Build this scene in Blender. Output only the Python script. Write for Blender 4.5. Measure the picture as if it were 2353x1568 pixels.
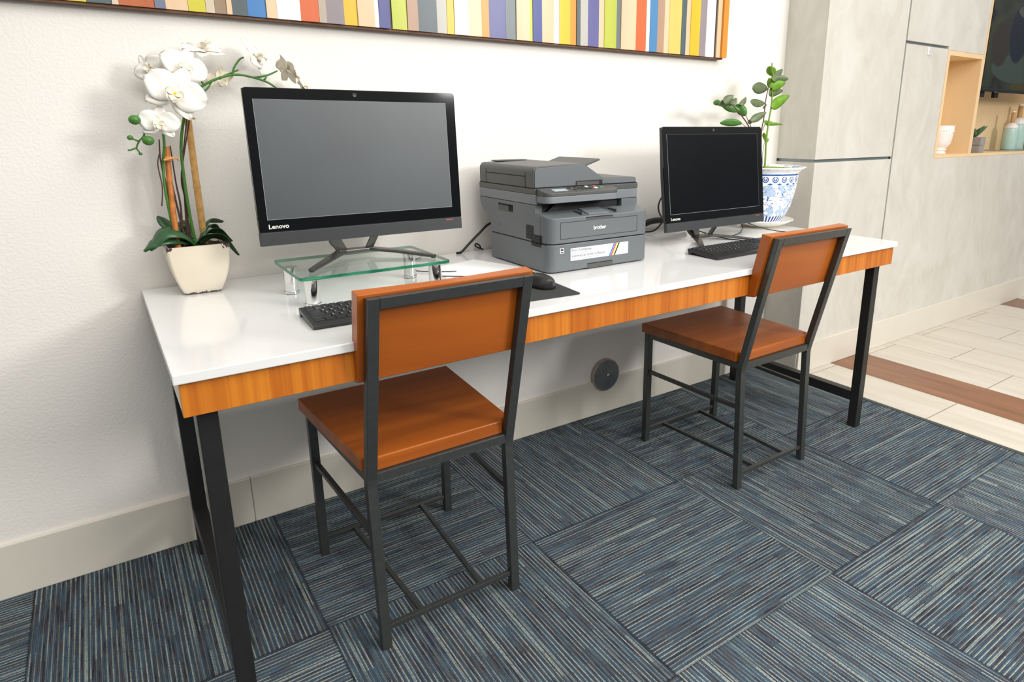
import bpy, bmesh, math, random
from mathutils import Vector, Matrix
random.seed(7)
for o in list(bpy.data.objects): bpy.data.objects.remove(o, do_unlink=True)
SC = bpy.context.scene
COL = SC.collection
PI = math.pi
R = math.radians

# ------------------------------------------------------------------ camera
FPX, CX, CY = 1496.9604, 1293.6134, 685.3749
cam = bpy.data.cameras.new('camera'); co = bpy.data.objects.new('camera', cam); COL.objects.link(co)
RR = [[0.8155546, -0.5786799, 0.0003997], [-0.1463429, -0.2069144, -0.9673522], [0.55987, 0.78887, -0.2534357]]
CC = [-0.05993, -2.05367, 1.20682]
right = Vector(RR[0]); down = Vector(RR[1]); fwd = Vector(RR[2])
M = Matrix.Identity(4)
for i in range(3):
    M[i][0] = right[i]; M[i][1] = -down[i]; M[i][2] = -fwd[i]; M[i][3] = CC[i]
co.matrix_world = M
cam.sensor_fit = 'HORIZONTAL'; cam.sensor_width = 36.0
cam.lens = FPX * 36.0 / 2353.0
cam.shift_x = (1176.5 - CX) / 2353.0
cam.shift_y = (CY - 784.0) / 2353.0
cam.clip_start = 0.05
SC.camera = co

# ------------------------------------------------------------------ world, lights, exposure
SC.view_settings.view_transform = 'Standard'
SC.view_settings.look = 'None'
SC.view_settings.exposure = -0.10
SC.view_settings.gamma = 1.0
SC.view_settings.use_curve_mapping = False
w = bpy.data.worlds.new('world'); SC.world = w; w.use_nodes = True
nt = w.node_tree; nt.nodes.clear()
out = nt.nodes.new('ShaderNodeOutputWorld'); bg = nt.nodes.new('ShaderNodeBackground')
bg.inputs[0].default_value = (1.0, 0.97, 0.93, 1); bg.inputs[1].default_value = 1.0
nt.links.new(bg.outputs[0], out.inputs[0])
# the rest of the room: dim at eye level, brighter towards its ceiling
tc = nt.nodes.new('ShaderNodeTexCoord'); sx_ = nt.nodes.new('ShaderNodeSeparateXYZ'); rp = nt.nodes.new('ShaderNodeValToRGB')
nt.links.new(tc.outputs['Generated'], sx_.inputs[0]); nt.links.new(sx_.outputs[2], rp.inputs[0]); nt.links.new(rp.outputs[0], bg.inputs[0])
for e_, (p_, c_) in zip([rp.color_ramp.elements[0], rp.color_ramp.elements[1], rp.color_ramp.elements.new(0.12), rp.color_ramp.elements.new(0.38)], ((0.0, (.13, .135, .14, 1)), (1.0, (1.5, 1.46, 1.40, 1)), (.12, (.22, .22, .22, 1)), (.38, (1.0, .975, .94, 1)))):
    e_.position = p_; e_.color = c_
def area(name, loc, target, sx, sy, power, color):
    l = bpy.data.lights.new(name, 'AREA'); l.shape = 'RECTANGLE'; l.size = sx; l.size_y = sy
    l.energy = power; l.color = color
    o = bpy.data.objects.new(name, l); COL.objects.link(o); o.location = loc
    o.rotation_euler = (Vector(target) - Vector(loc)).to_track_quat('-Z', 'Y').to_euler()
    return o
area('key_light', (3.3, -4.4, 2.4), (1.3, -0.1, 0.9), 1.0, 0.8, 114, (1.0, 0.99, 0.975))  # key light from an unseen source, placed by the direction of the cast shadows
area('overhead_fill', (1.2, -2.7, 2.75), (1.1, -1.6, 0), 3.0, 2.4, 98, (1.0, 0.975, 0.94))  # broad soft fill added overhead; no known fixture behind it

# ------------------------------------------------------------------ node helpers
def new_mat(name):
    m = bpy.data.materials.new(name); m.use_nodes = True
    nt = m.node_tree; nt.nodes.clear()
    o = nt.nodes.new('ShaderNodeOutputMaterial'); b = nt.nodes.new('ShaderNodeBsdfPrincipled')
    nt.links.new(b.outputs[0], o.inputs[0])
    return m, nt, b
class G:
    def __init__(s, nt): s.nt = nt
    def set(s, sock, v):
        if hasattr(v, 'is_linked') or isinstance(v, bpy.types.NodeSocket): s.nt.links.new(v, sock)
        else: sock.default_value = v
    def math(s, op, a, b=None, c=None):
        n = s.nt.nodes.new('ShaderNodeMath'); n.operation = op
        s.set(n.inputs[0], a)
        if b is not None: s.set(n.inputs[1], b)
        if c is not None: s.set(n.inputs[2], c)
        return n.outputs[0]
    def mix(s, f, a, b, blend='MIX'):
        n = s.nt.nodes.new('ShaderNodeMix'); n.data_type = 'RGBA'; n.blend_type = blend
        s.set(n.inputs[0], f)
        for i, v in ((6, a), (7, b)):
            if isinstance(v, tuple): n.inputs[i].default_value = (*v[:3], 1)
            else: s.nt.links.new(v, n.inputs[i])
        return n.outputs[2]
    def ramp(s, f, stops, interp='LINEAR'):
        n = s.nt.nodes.new('ShaderNodeValToRGB'); n.color_ramp.interpolation = interp
        el = n.color_ramp.elements
        while len(el) < len(stops): el.new(0.5)
        for e, (p, c) in zip(el, stops):
            e.position = p; e.color = (*c, 1) if isinstance(c, tuple) else (c, c, c, 1)
        s.set(n.inputs[0], f)
        return n.outputs[0]
    def coords(s, kind='Object'):
        return s.nt.nodes.new('ShaderNodeTexCoord').outputs[kind]
    def sep(s, v):
        n = s.nt.nodes.new('ShaderNodeSeparateXYZ'); s.nt.links.new(v, n.inputs[0]); return n.outputs
    def comb(s, x, y, z):
        n = s.nt.nodes.new('ShaderNodeCombineXYZ')
        for i, v in enumerate((x, y, z)): s.set(n.inputs[i], v)
        return n.outputs[0]
    def mapping(s, v, scale=(1, 1, 1), loc=(0, 0, 0), rot=(0, 0, 0)):
        n = s.nt.nodes.new('ShaderNodeMapping'); s.nt.links.new(v, n.inputs[0])
        n.inputs[1].default_value = loc; n.inputs[2].default_value = rot; n.inputs[3].default_value = scale
        return n.outputs[0]
    def noise(s, v, scale, detail=2.0, rough=0.5, dist=0.0):
        n = s.nt.nodes.new('ShaderNodeTexNoise'); s.nt.links.new(v, n.inputs['Vector'])
        n.inputs['Scale'].default_value = scale; n.inputs['Detail'].default_value = detail
        n.inputs['Roughness'].default_value = rough; n.inputs['Distortion'].default_value = dist
        return n.outputs[0]
    def white(s, v):
        n = s.nt.nodes.new('ShaderNodeTexWhiteNoise'); n.noise_dimensions = '3D'; s.nt.links.new(v, n.inputs[0])
        return n.outputs[0]
    def bump(s, h, strength, dist, bsdf):
        n = s.nt.nodes.new('ShaderNodeBump'); n.inputs['Strength'].default_value = strength
        n.inputs['Distance'].default_value = dist; s.nt.links.new(h, n.inputs['Height'])
        s.nt.links.new(n.outputs[0], bsdf.inputs['Normal'])
def lin(c):
    return tuple(((x/255)/12.92 if x/255 <= 0.04045 else (((x/255)+0.055)/1.055)**2.4) for x in c)
MATS = {}
def plain(name, rgb, rough=0.5, metal=0.0, var=0.04, scale=30.0, bump=0.0, bdist=0.001, coat=0.0, spec=0.5, srgb=True, bscale=None, emit=0.0):
    if name in MATS: return MATS[name]
    m, nt, b = new_mat(name); g = G(nt)
    c = lin(rgb) if srgb else rgb
    v = g.coords()
    n = g.noise(v, scale, 3.0)
    lo = tuple(max(0, x*(1-var)) for x in c); hi = tuple(min(1, x*(1+var)) for x in c)
    nt.links.new(g.ramp(n, [(0.3, lo), (0.7, hi)]), b.inputs['Base Color'])
    b.inputs['Roughness'].default_value = rough; b.inputs['Metallic'].default_value = metal
    b.inputs['Coat Weight'].default_value = coat; b.inputs['Coat Roughness'].default_value = 0.1
    b.inputs['Specular IOR Level'].default_value = spec
    if bump: g.bump(g.noise(v, bscale or scale*3, 3.0), bump, bdist, b)
    MATS[name] = m
    return m
def wood(name, dark, light, axis='x', scale=1.0, rough=0.35, coat=0.3, streak=26.0, planks=0.0, plank_axis=1, contrast=1.0):
    m, nt, b = new_mat(name); g = G(nt)
    v = g.coords()
    st = {'x': (1.2, streak, streak), 'y': (streak, 1.2, streak), 'z': (streak, streak, 1.2)}[axis]
    mv = g.mapping(v, tuple(q*scale for q in st))
    n1 = g.noise(mv, 1.0, 4.0, 0.6, 0.4)
    mv2 = g.mapping(v, tuple(q*scale*0.33 for q in st))
    n2 = g.noise(mv2, 1.0, 2.0, 0.5, 0.2)
    f = g.math('ADD', g.math('MULTIPLY', n1, 0.5), g.math('MULTIPLY', n2, 0.5))
    d, l = lin(dark), lin(light)
    c = g.ramp(f, [(0.5-0.17*contrast, d), (0.5+0.17*contrast, l)])
    if planks:
        s = g.sep(v)
        pid = g.math('FLOOR', g.math('DIVIDE', s[plank_axis], planks))
        wn = g.white(g.comb(pid, 3.3, 1.7))
        c = g.mix(g.math('MULTIPLY', wn, 0.32), c, tuple(q*0.45 for q in d), 'MIX')
    nt.links.new(c, b.inputs['Base Color'])
    b.inputs['Roughness'].default_value = rough; b.inputs['Coat Weight'].default_value = coat
    b.inputs['Coat Roughness'].default_value = 0.22
    g.bump(n1, 0.05, 0.001, b)
    MATS[name] = m
    return m

# ---- surface materials
def mat_wall():
    m, nt, b = new_mat('wall_paint'); g = G(nt); v = g.coords()
    n = g.noise(v, 2.0, 2.0)
    nt.links.new(g.ramp(n, [(0.3, lin((234, 229, 221))), (0.7, lin((239, 235, 228)))]), b.inputs['Base Color'])
    b.inputs['Roughness'].default_value = 0.55
    h1 = g.noise(v, 130.0, 2.0, 0.5, 0.2); h2 = g.noise(v, 300.0, 2.0)
    h = g.math('ADD', g.ramp(h1, [(0.38, 0.0), (0.66, 1.0)]), g.math('MULTIPLY', h2, 0.4))
    g.bump(h, 0.24, 0.0015, b)
    return m
def mat_plaster():
    m, nt, b = new_mat('trowelled_plaster'); g = G(nt); v = g.coords()
    n = g.noise(g.mapping(v, (1.6, 1.6, 1.0), rot=(0.2, 0.5, 0.3)), 2.3, 5.0, 0.6, 1.4)
    n2 = g.noise(g.mapping(v, (1, 1, 0.5), rot=(0, 0.6, 0)), 9.0, 4.0, 0.6, 2.0)
    f = g.math('ADD', g.math('MULTIPLY', n, 0.65), g.math('MULTIPLY', n2, 0.35))
    nt.links.new(g.ramp(f, [(0.32, lin((198, 193, 181))), (0.5, lin((208, 204, 194))), (0.68, lin((217, 214, 206)))]), b.inputs['Base Color'])
    b.inputs['Roughness'].default_value = 0.42
    g.bump(n2, 0.08, 0.002, b)
    return m
def mat_carpet():
    m, nt, b = new_mat('carpet_tiles'); g = G(nt); v = g.coords(); s = g.sep(v)
    T = 0.605
    x = g.math('DIVIDE', g.math('SUBTRACT', s[0], 0.857), T); y = g.math('DIVIDE', g.math('ADD', s[1], 0.606), T)
    ix = g.math('FLOOR', x); iy = g.math('FLOOR', y)
    fx = g.math('SUBTRACT', x, ix); fy = g.math('SUBTRACT', y, iy)
    par = g.math('FLOORED_MODULO', g.math('ADD', ix, iy), 2.0)       # 1 -> lines along X
    u = g.math('ADD', g.math('MULTIPLY', fy, par), g.math('MULTIPLY', fx, g.math('SUBTRACT', 1.0, par)))
    vv = g.math('ADD', g.math('MULTIPLY', fx, par), g.math('MULTIPLY', fy, g.math('SUBTRACT', 1.0, par)))
    seed = g.white(g.comb(ix, iy, 0.5))
    rows = 172.0
    r = g.math('MULTIPLY', u, rows); rid = g.math('FLOOR', r); rf = g.math('SUBTRACT', r, rid)
    sd = g.math('MULTIPLY', seed, 97.0)
    m3 = g.math('COMPARE', g.math('FLOORED_MODULO', rid, 3.0), 1.0, 0.1)
    extra = g.math('GREATER_THAN', g.white(g.comb(rid, sd, 4.2)), 0.93)
    line = g.math('MAXIMUM', m3, extra)
    # blocks where the pale yarn drops out, about a hand wide
    grp = g.math('FLOOR', g.math('DIVIDE', rid, 7.0))
    joff = g.white(g.comb(grp, sd, 8.8))
    blk = g.white(g.comb(grp, g.math('FLOOR', g.math('ADD', g.math('MULTIPLY', vv, 6.0), joff)), sd))
    soft = g.noise(g.comb(g.math('MULTIPLY', rid, 0.33), g.math('MULTIPLY', vv, 3.2), g.math('ADD', sd, 31.0)), 1.0, 2.0)
    keep = g.ramp(g.math('ADD', g.math('MULTIPLY', blk, 0.35), g.math('MULTIPLY', soft, 0.65)), [(0.33, 0.22), (0.50, 1.0)])
    run = g.noise(g.comb(g.math('MULTIPLY', rid, 3.17), g.math('MULTIPLY', vv, 2.4), sd), 1.0, 1.0)
    run2 = g.noise(g.comb(g.math('MULTIPLY', rid, 0.55), g.math('MULTIPLY', vv, 6.0), g.math('ADD', sd, 9.0)), 1.0, 2.0)
    bead = g.noise(g.comb(g.math('MULTIPLY', rid, 5.3), g.math('MULTIPLY', vv, 190.0), sd), 1.0, 1.0)
    tuft = g.noise(g.comb(g.math('MULTIPLY', u, 400.0), g.math('MULTIPLY', vv, 330.0), sd), 1.0, 1.0)
    darkc = g.ramp(run2, [(0.36, lin((52, 55, 66))), (0.46, lin((78, 78, 82))), (0.54, lin((62, 78, 94))), (0.66, lin((78, 98, 110)))])
    cream = g.ramp(run, [(0.30, lin((100, 113, 117))), (0.55, lin((152, 160, 153)))])
    cstr = g.math('MULTIPLY', g.math('MULTIPLY', line, keep), g.ramp(bead, [(0.30, 0.35), (0.50, 1.0)]))
    col = g.mix(cstr, darkc, cream)
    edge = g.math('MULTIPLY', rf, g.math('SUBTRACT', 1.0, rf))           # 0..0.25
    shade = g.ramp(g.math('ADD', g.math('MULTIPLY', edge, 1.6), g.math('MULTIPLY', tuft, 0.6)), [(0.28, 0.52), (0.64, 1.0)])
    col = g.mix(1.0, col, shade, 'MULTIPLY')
    tone = g.ramp(seed, [(0.0, 0.92), (1.0, 1.15)])
    col = g.mix(1.0, col, tone, 'MULTIPLY')
    # seams
    ed = g.math('MINIMUM', g.math('MINIMUM', fx, g.math('SUBTRACT', 1.0, fx)), g.math('MINIMUM', fy, g.math('SUBTRACT', 1.0, fy)))
    seam = g.ramp(ed, [(0.0, 0.4), (0.006, 1.0)])
    col = g.mix(1.0, col, seam, 'MULTIPLY')
    nt.links.new(col, b.inputs['Base Color'])
    b.inputs['Roughness'].default_value = 0.95; b.inputs['Specular IOR Level'].default_value = 0.1
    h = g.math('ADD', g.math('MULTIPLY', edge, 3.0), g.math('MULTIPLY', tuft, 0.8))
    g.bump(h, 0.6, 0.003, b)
    return m
def mat_planks():
    m, nt, b = new_mat('porcelain_planks'); g = G(nt); v = g.coords(); s = g.sep(v)
    xr = g.math('DIVIDE', g.math('SUBTRACT', s[0], 2.685), 0.2925); row = g.math('FLOOR', xr); fx = g.math('SUBTRACT', xr, row)
    off = g.math('MULTIPLY', g.math('FLOORED_MODULO', row, 2.0), 0.5)
    yr = g.math('ADD', g.math('DIVIDE', g.math('ADD', s[1], 0.26), 0.6), off); pl = g.math('FLOOR', yr); fy = g.math('SUBTRACT', yr, pl)
    wn = g.white(g.comb(row, pl, 2.0))
    grain = g.noise(g.comb(g.math('MULTIPLY', s[0], 22.0), g.math('MULTIPLY', s[1], 2.0), g.math('MULTIPLY', wn, 40.0)), 1.0, 4.0, 0.6, 0.5)
    cream = g.mix(g.math('MULTIPLY', wn, 0.5), g.ramp(grain, [(0.3, lin((198, 188, 172))), (0.7, lin((216, 208, 194)))]), lin((206, 198, 184)))
    brn = g.mix(wn, g.ramp(grain, [(0.3, lin((112, 80, 66))), (0.7, lin((136, 100, 86)))]), g.ramp(grain, [(0.3, lin((118, 76, 48))), (0.7, lin((150, 100, 64)))]))
    isb = g.math('COMPARE', g.math('FLOORED_MODULO', row, 7.0), 1.0, 0.1)
    col = g.mix(isb, cream, brn)
    ex = g.math('MULTIPLY', g.math('MINIMUM', fx, g.math('SUBTRACT', 1.0, fx)), 0.2925)
    ey = g.math('MULTIPLY', g.math('MINIMUM', fy, g.math('SUBTRACT', 1.0, fy)), 0.6)
    gr = g.math('LESS_THAN', g.math('MINIMUM', ex, ey), 0.0018)
    col = g.mix(gr, col, lin((120, 104, 88)))
    nt.links.new(col, b.inputs['Base Color']); b.inputs['Roughness'].default_value = 0.32
    g.bump(g.math('SUBTRACT', 1.0, gr), 0.3, 0.001, b)
    return m
def mat_perf():
    m, nt, b = new_mat('perforated_grille'); g = G(nt); v = g.coords(); s = g.sep(v)
    P = 0.0026
    a = g.math('DIVIDE', s[0], P); c = g.math('DIVIDE', s[2], P)
    c2 = g.math('ADD', c, g.math('MULTIPLY', g.math('FLOORED_MODULO', g.math('FLOOR', a), 2.0), 0.5))
    da = g.math('SUBTRACT', g.math('FRACT', a), 0.5); dc = g.math('SUBTRACT', g.math('FRACT', c2), 0.5)
    d = g.math('SQRT', g.math('ADD', g.math('MULTIPLY', da, da), g.math('MULTIPLY', dc, dc)))
    nt.links.new(g.mix(g.math('LESS_THAN', d, 0.30), lin((60, 62, 64)), lin((10, 10, 11))), b.inputs['Base Color'])
    b.inputs['Roughness'].default_value = 0.4
    return m
def mat_porcelain():
    m, nt, b = new_mat('blue_and_white_porcelain'); g = G(nt); v = g.coords(); s = g.sep(v)
    ang = g.math('DIVIDE', g.math('ARCTAN2', s[1], s[0]), 2*PI)
    z = s[2]
    p = g.comb(g.math('MULTIPLY', ang, 1.0), g.math('MULTIPLY', z, 1.25), 0.0)
    white = lin((244, 246, 246)); pale = lin((176, 200, 228)); blue = lin((48, 98, 170)); navy = lin((30, 70, 140))
    n1 = g.noise(p, 17.0, 1.5, 0.5, 1.6)
    leaf = g.ramp(n1, [(0.545, 0.0), (0.555, 1.0)])
    rim = g.ramp(n1, [(0.53, 0.0), (0.54, 1.0), (0.552, 1.0), (0.562, 0.0)])
    n2 = g.noise(g.mapping(p, (1, 1, 1), loc=(3.1, 7.7, 0)), 30.0, 2.0, 0.5, 2.4)
    dots = g.ramp(n2, [(0.63, 0.0), (0.645, 1.0)])
    vein = g.ramp(g.noise(p, 34.0, 1.0, 0.5, 2.0), [(0.485, 0.0), (0.5, 1.0), (0.515, 0.0)])
    col = g.mix(leaf, white, pale)
    col = g.mix(g.math('MULTIPLY', rim, 0.8), col, blue)
    col = g.mix(g.math('MULTIPLY', vein, 0.45), col, blue)
    col = g.mix(dots, col, blue)
    # upper border of heart shaped motifs
    k = 22.0
    fa = g.math('SUBTRACT', g.math('FRACT', g.math('MULTIPLY', ang, k)), 0.5)
    zz = g.math('DIVIDE', g.math('SUBTRACT', z, 0.200), 0.018)
    d = g.math('SQRT', g.math('ADD', g.math('MULTIPLY', g.math('MULTIPLY', fa, fa), 5.0), g.math('MULTIPLY', zz, zz)))
    hook = g.math('MULTIPLY', g.math('LESS_THAN', g.math('ABSOLUTE', fa), 0.05), g.math('GREATER_THAN', zz, -0.1))
    motif = g.math('MULTIPLY', g.math('LESS_THAN', d, 0.72), g.math('SUBTRACT', 1.0, g.math('MAXIMUM', g.math('MULTIPLY', g.math('LESS_THAN', d, 0.48), g.math('GREATER_THAN', d, 0.36)), hook)))
    cross = g.math('LESS_THAN', g.math('ADD', g.math('ABSOLUTE', g.math('SUBTRACT', g.math('FRACT', g.math('ADD', g.math('MULTIPLY', ang, k), 0.5)), 0.5)), g.math('ABSOLUTE', g.math('DIVIDE', g.math('SUBTRACT', z, 0.181), 0.016))), 0.30)
    motif = g.math('MAXIMUM', motif, cross)
    inb = g.math('GREATER_THAN', z, 0.176)
    col = g.mix(inb, col, white)
    col = g.mix(g.math('MULTIPLY', motif, inb), col, blue)
    col = g.mix(g.math('COMPARE', z, 0.2195, 0.0035), col, blue)
    # lower border of strokes
    st = g.math('LESS_THAN', g.math('FRACT', g.math('MULTIPLY', ang, 44.0)), 0.56)
    low = g.math('LESS_THAN', z, 0.042); vlow = g.math('LESS_THAN', z, 0.016)
    col = g.mix(low, col, white)
    col = g.mix(g.math('MULTIPLY', low, st), col, navy)
    col = g.mix(vlow, col, white)
    col = g.mix(g.math('GREATER_THAN', z, 0.2235), col, g.mix(g.math('MULTIPLY', g.math('LESS_THAN', g.math('SQRT', g.math('ADD', g.math('MULTIPLY', s[0], s[0]), g.math('MULTIPLY', s[1], s[1]))), 0.163), g.math('MULTIPLY', g.math('GREATER_THAN', z, 0.2375), g.ramp(n2, [(0.5, 0.0), (0.54, 0.7)]))), white, blue))
    nt.links.new(col, b.inputs['Base Color']); b.inputs['Roughness'].default_value = 0.12; b.inputs['Coat Weight'].default_value = 0.5
    return m
def mat_crackle_pot():
    m, nt, b = new_mat('distressed_cream_glaze'); g = G(nt); v = g.coords(); s = g.sep(v)
    z = s[2]
    n = g.noise(g.mapping(v, (1, 1, 0.5)), 95.0, 4.0, 0.7, 0.5)
    cr = g.math('MULTIPLY', g.ramp(g.math('ABSOLUTE', s[0]), [(0.040, 0.0), (0.068, 1.0)]), g.ramp(z, [(0.105, 0.0), (0.131, 1.0)]))
    lo = g.ramp(z, [(0.0, 1.0), (0.009, 0.35), (0.014, 0.0)])
    wear = g.math('MAXIMUM', cr, lo)
    f = g.math('GREATER_THAN', g.math('ADD', g.math('MULTIPLY', wear, 0.42), n), 0.755)
    n2 = g.noise(v, 9.0, 2.0)
    col = g.mix(f, g.ramp(n2, [(0.3, lin((218, 206, 184))), (0.7, lin((226, 216, 198)))]), lin((74, 60, 58)))
    nt.links.new(col, b.inputs['Base Color']); b.inputs['Roughness'].default_value = 0.22; b.inputs['Coat Weight'].default_value = 0.4
    return m
def mat_sheetglass():
    m = bpy.data.materials.new('clear_glass_plate'); m.use_nodes = True; nt = m.node_tree; nt.nodes.clear(); g = G(nt)
    o = nt.nodes.new('ShaderNodeOutputMaterial'); t = nt.nodes.new('ShaderNodeBsdfTransparent'); gl = nt.nodes.new('ShaderNodeBsdfGlossy')
    fr = nt.nodes.new('ShaderNodeFresnel'); fr.inputs[0].default_value = 1.5
    mx = nt.nodes.new('ShaderNodeMixShader')
    n = g.noise(g.coords(), 6.0)
    nt.links.new(g.ramp(n, [(0.3, (0.92, 0.975, 0.955)), (0.7, (0.93, 0.98, 0.96))]), t.inputs[0])
    gl.inputs[1].default_value = 0.02
    geo = nt.nodes.new('ShaderNodeNewGeometry')
    fac = g.math('MULTIPLY', fr.outputs[0], g.math('SUBTRACT', 1.0, geo.outputs['Backfacing']))
    nt.links.new(fac, mx.inputs[0]); nt.links.new(t.outputs[0], mx.inputs[1]); nt.links.new(gl.outputs[0], mx.inputs[2])
    nt.links.new(mx.outputs[0], o.inputs[0])
    return m
def mat_edgeglass():
    m, nt, b = new_mat('green_glass_edge'); g = G(nt)
    n = g.noise(g.mapping(g.coords(), (6, 6, 60)), 3.0)
    nt.links.new(g.ramp(n, [(0.3, lin((30, 120, 88))), (0.7, lin((84, 172, 136)))]), b.inputs['Base Color'])
    b.inputs['Roughness'].default_value = 0.08; b.inputs['Transmission Weight'].default_value = 0.35
    return m
def mat_tv():
    m, nt, b = new_mat('television_picture'); g = G(nt); v = g.coords(); s = g.sep(v)
    def ell(cx, cz, rx, rz, k=0.08):
        a = g.math('DIVIDE', g.math('SUBTRACT', s[0], cx), rx); c = g.math('DIVIDE', g.math('SUBTRACT', s[2], cz), rz)
        d = g.math('SQRT', g.math('ADD', g.math('MULTIPLY', a, a), g.math('MULTIPLY', c, c)))
        return g.ramp(d, [(1.0-k, 1.0), (1.0, 0.0)])
    n = g.noise(v, 3.5, 3.0, 0.5, 0.8)
    col = g.ramp(n, [(0.35, lin((20, 22, 20))), (0.5, lin((42, 48, 42))), (0.66, lin((60, 58, 22)))])
    col = g.mix(ell(0.42, 0.14, 0.34, 0.085), col, lin((54, 66, 62)))
    col = g.mix(ell(0.17, 0.27, 0.12, 0.13), col, lin((44, 40, 38)))
    col = g.mix(ell(0.40, 0.34, 0.13, 0.17), col, lin((16, 26, 40)))
    col = g.mix(ell(0.45, 0.47, 0.11, 0.035), col, lin((70, 72, 70)))
    nt.links.new(col, b.inputs['Base Color']); b.inputs['Roughness'].default_value = 0.25; b.inputs['Specular IOR Level'].default_value = 0.3
    return m
M_WALL = mat_wall(); M_PLASTER = mat_plaster(); M_CARPET = mat_carpet(); M_PLANK = mat_planks()
M_PERF = mat_perf(); M_PORC = mat_porcelain(); M_POT = mat_crackle_pot(); M_GLASS = mat_sheetglass(); M_GEDGE = mat_edgeglass(); M_TV = mat_tv()
M_BASE = plain('baseboard_paint', (216, 210, 196), 0.4, var=0.03, scale=4)
M_REVEAL = plain('aluminium_reveal', (146, 156, 158), 0.35, 0.6)
M_MAPLE = wood('maple_veneer', (232, 198, 150), (244, 216, 172), 'z', 1.0, 0.4, 0.2, 9.0, contrast=1.3)
M_APRON = wood('orange_apron_veneer', (168, 82, 10), (214, 130, 36), 'z', 1.0, 0.38, 0.12, 85.0, contrast=1.0)
M_CHAIRW = wood('chestnut_stained_wood', (138, 66, 8), (198, 106, 24), 'x', 1.0, 0.34, 0.22, 16.0, planks=0.062, plank_axis=1)
M_BOARDW = wood('chestnut_stained_board', (134, 60, 4), (186, 98, 18), 'x', 1.0, 0.38, 0.15, 13.0, contrast=1.3)
M_QUARTZ = plain('white_quartz', (229, 229, 227), 0.12, var=0.012, scale=120, coat=0.3)
M_METAL = plain('charcoal_powder_coat', (82, 84, 82), 0.33, 0.65, var=0.08, scale=60)
M_LEGM = plain('black_powder_coat', (44, 44, 43), 0.38, 0.4, var=0.08, scale=60)
M_PALE = plain('pale_apron_finish', (226, 212, 198), 0.4)  # one pale colour for the side and back aprons
M_BLACK = plain('gloss_black_bezel', (9, 10, 12), 0.07, coat=0.3)
M_SCR1 = plain('display_glass_painted_reflection', (46, 53, 57), 0.46, var=0.16, scale=5, spec=1.0)  # grey base colour stands in for the bright room reflected in this screen
M_SCR2 = plain('dark_display_glass', (6, 9, 13), 0.22, var=0.15, scale=6, spec=0.3)
M_LINE = plain('display_edge_line', (150, 160, 162), 0.4)
M_CASE = plain('dark_grey_case', (52, 53, 53), 0.4)
M_STAND = plain('titanium_stand', (92, 90, 86), 0.32, 0.75)
M_LETTER = plain('silver_lettering', (225, 225, 222), 0.3)
M_ORANGE = plain('orange_lettering', (222, 122, 82), 0.5)
M_CHROME = plain('polished_chrome', (225, 224, 222), 0.08, 1.0, var=0.03)
M_PRN = plain('slate_grey_plastic', (100, 105, 108), 0.42, var=0.03, scale=500, bump=0.12, bdist=0.0004, bscale=900)
M_PRNL = plain('light_slate_plastic', (116, 121, 125), 0.42, var=0.03, scale=500)
M_PRND = plain('dark_slate_plastic', (76, 77, 75), 0.42, var=0.03, scale=500, bump=0.12, bdist=0.0004, bscale=900)
M_DARK = plain('black_plastic', (16, 16, 17), 0.5)
M_SEAM = plain('seam_shadow_gap', (10, 10, 10), 0.8)
M_WHITE = plain('white_label', (245, 245, 246), 0.4, var=0.01)
M_LCD = plain('lcd_window', (178, 190, 196), 0.2)
M_KEY = plain('matte_black_key', (34, 35, 36), 0.42)
M_KBD = plain('keyboard_case_plastic', (40, 40, 40), 0.33)
M_RUBBER = plain('black_rubber', (26, 26, 26), 0.55, bump=0.1)
M_FABRIC = plain('mouse_pad_cloth', (48, 50, 51), 0.9, var=0.25, scale=400, bump=0.3, bscale=800)
M_PAPER = plain('paper', (250, 250, 249), 0.6, var=0.005)
M_SOIL = plain('bark_mulch', (72, 54, 42), 0.9, var=0.6, scale=120, bump=0.9, bdist=0.006, bscale=110)
M_MOSS = plain('green_moss', (130, 150, 40), 0.9, var=0.3, scale=80, bump=0.5)
M_PETAL = plain('orchid_petal', (238, 235, 226), 0.5, var=0.01, scale=60)
M_PETALC = plain('orchid_petal_cream', (240, 231, 210), 0.5, var=0.03, scale=60)
M_LIPY = plain('orchid_lip_yellow', (240, 206, 40), 0.5)
for mm in (M_PETAL, M_PETALC):
    bs = [n for n in mm.node_tree.nodes if n.type == 'BSDF_PRINCIPLED'][0]; bs.inputs['Subsurface Weight'].default_value = 0.12; bs.inputs['Subsurface Radius'].default_value = (0.01, 0.008, 0.005)
M_LEAF = plain('orchid_leaf', (44, 84, 48), 0.32, var=0.25, scale=14)
M_STEM = plain('green_stem', (66, 118, 42), 0.45, var=0.2)
M_TWIG = plain('brown_twig', (74, 50, 42), 0.8, var=0.3, scale=150, bump=0.4)
M_CANE = plain('bamboo_cane', (206, 158, 92), 0.5, var=0.2, scale=60)
M_TIE = plain('straw_tie', (214, 150, 84), 0.7)
M_LF = [plain('olive_leaf', (98, 112, 76), 0.45, var=0.2, scale=40), plain('bright_green_leaf', (104, 150, 26), 0.45, var=0.15, scale=40), plain('mid_green_leaf', (72, 122, 48), 0.4, var=0.2, scale=40)]
M_BROWNST = plain('brown_stem', (92, 66, 50), 0.6)
M_GSTEM = plain('young_green_stem', (122, 148, 56), 0.5)
M_SAUCER = plain('glazed_white_saucer', (244, 243, 236), 0.12, coat=0.5)
M_FOOTC = plain('unglazed_foot', (206, 184, 150), 0.8)
M_PLATE = plain('grey_cover_plate', (108, 114, 116), 0.35, var=0.2, scale=25)
M_RING = plain('plate_rim_paint', (170, 156, 146), 0.5)
M_WALNUT = plain('walnut_backing', (112, 76, 50), 0.6, var=0.25, scale=40)
M_CERAM = plain('white_glazed_bowl', (238, 232, 226), 0.35, bump=0.2)
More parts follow.
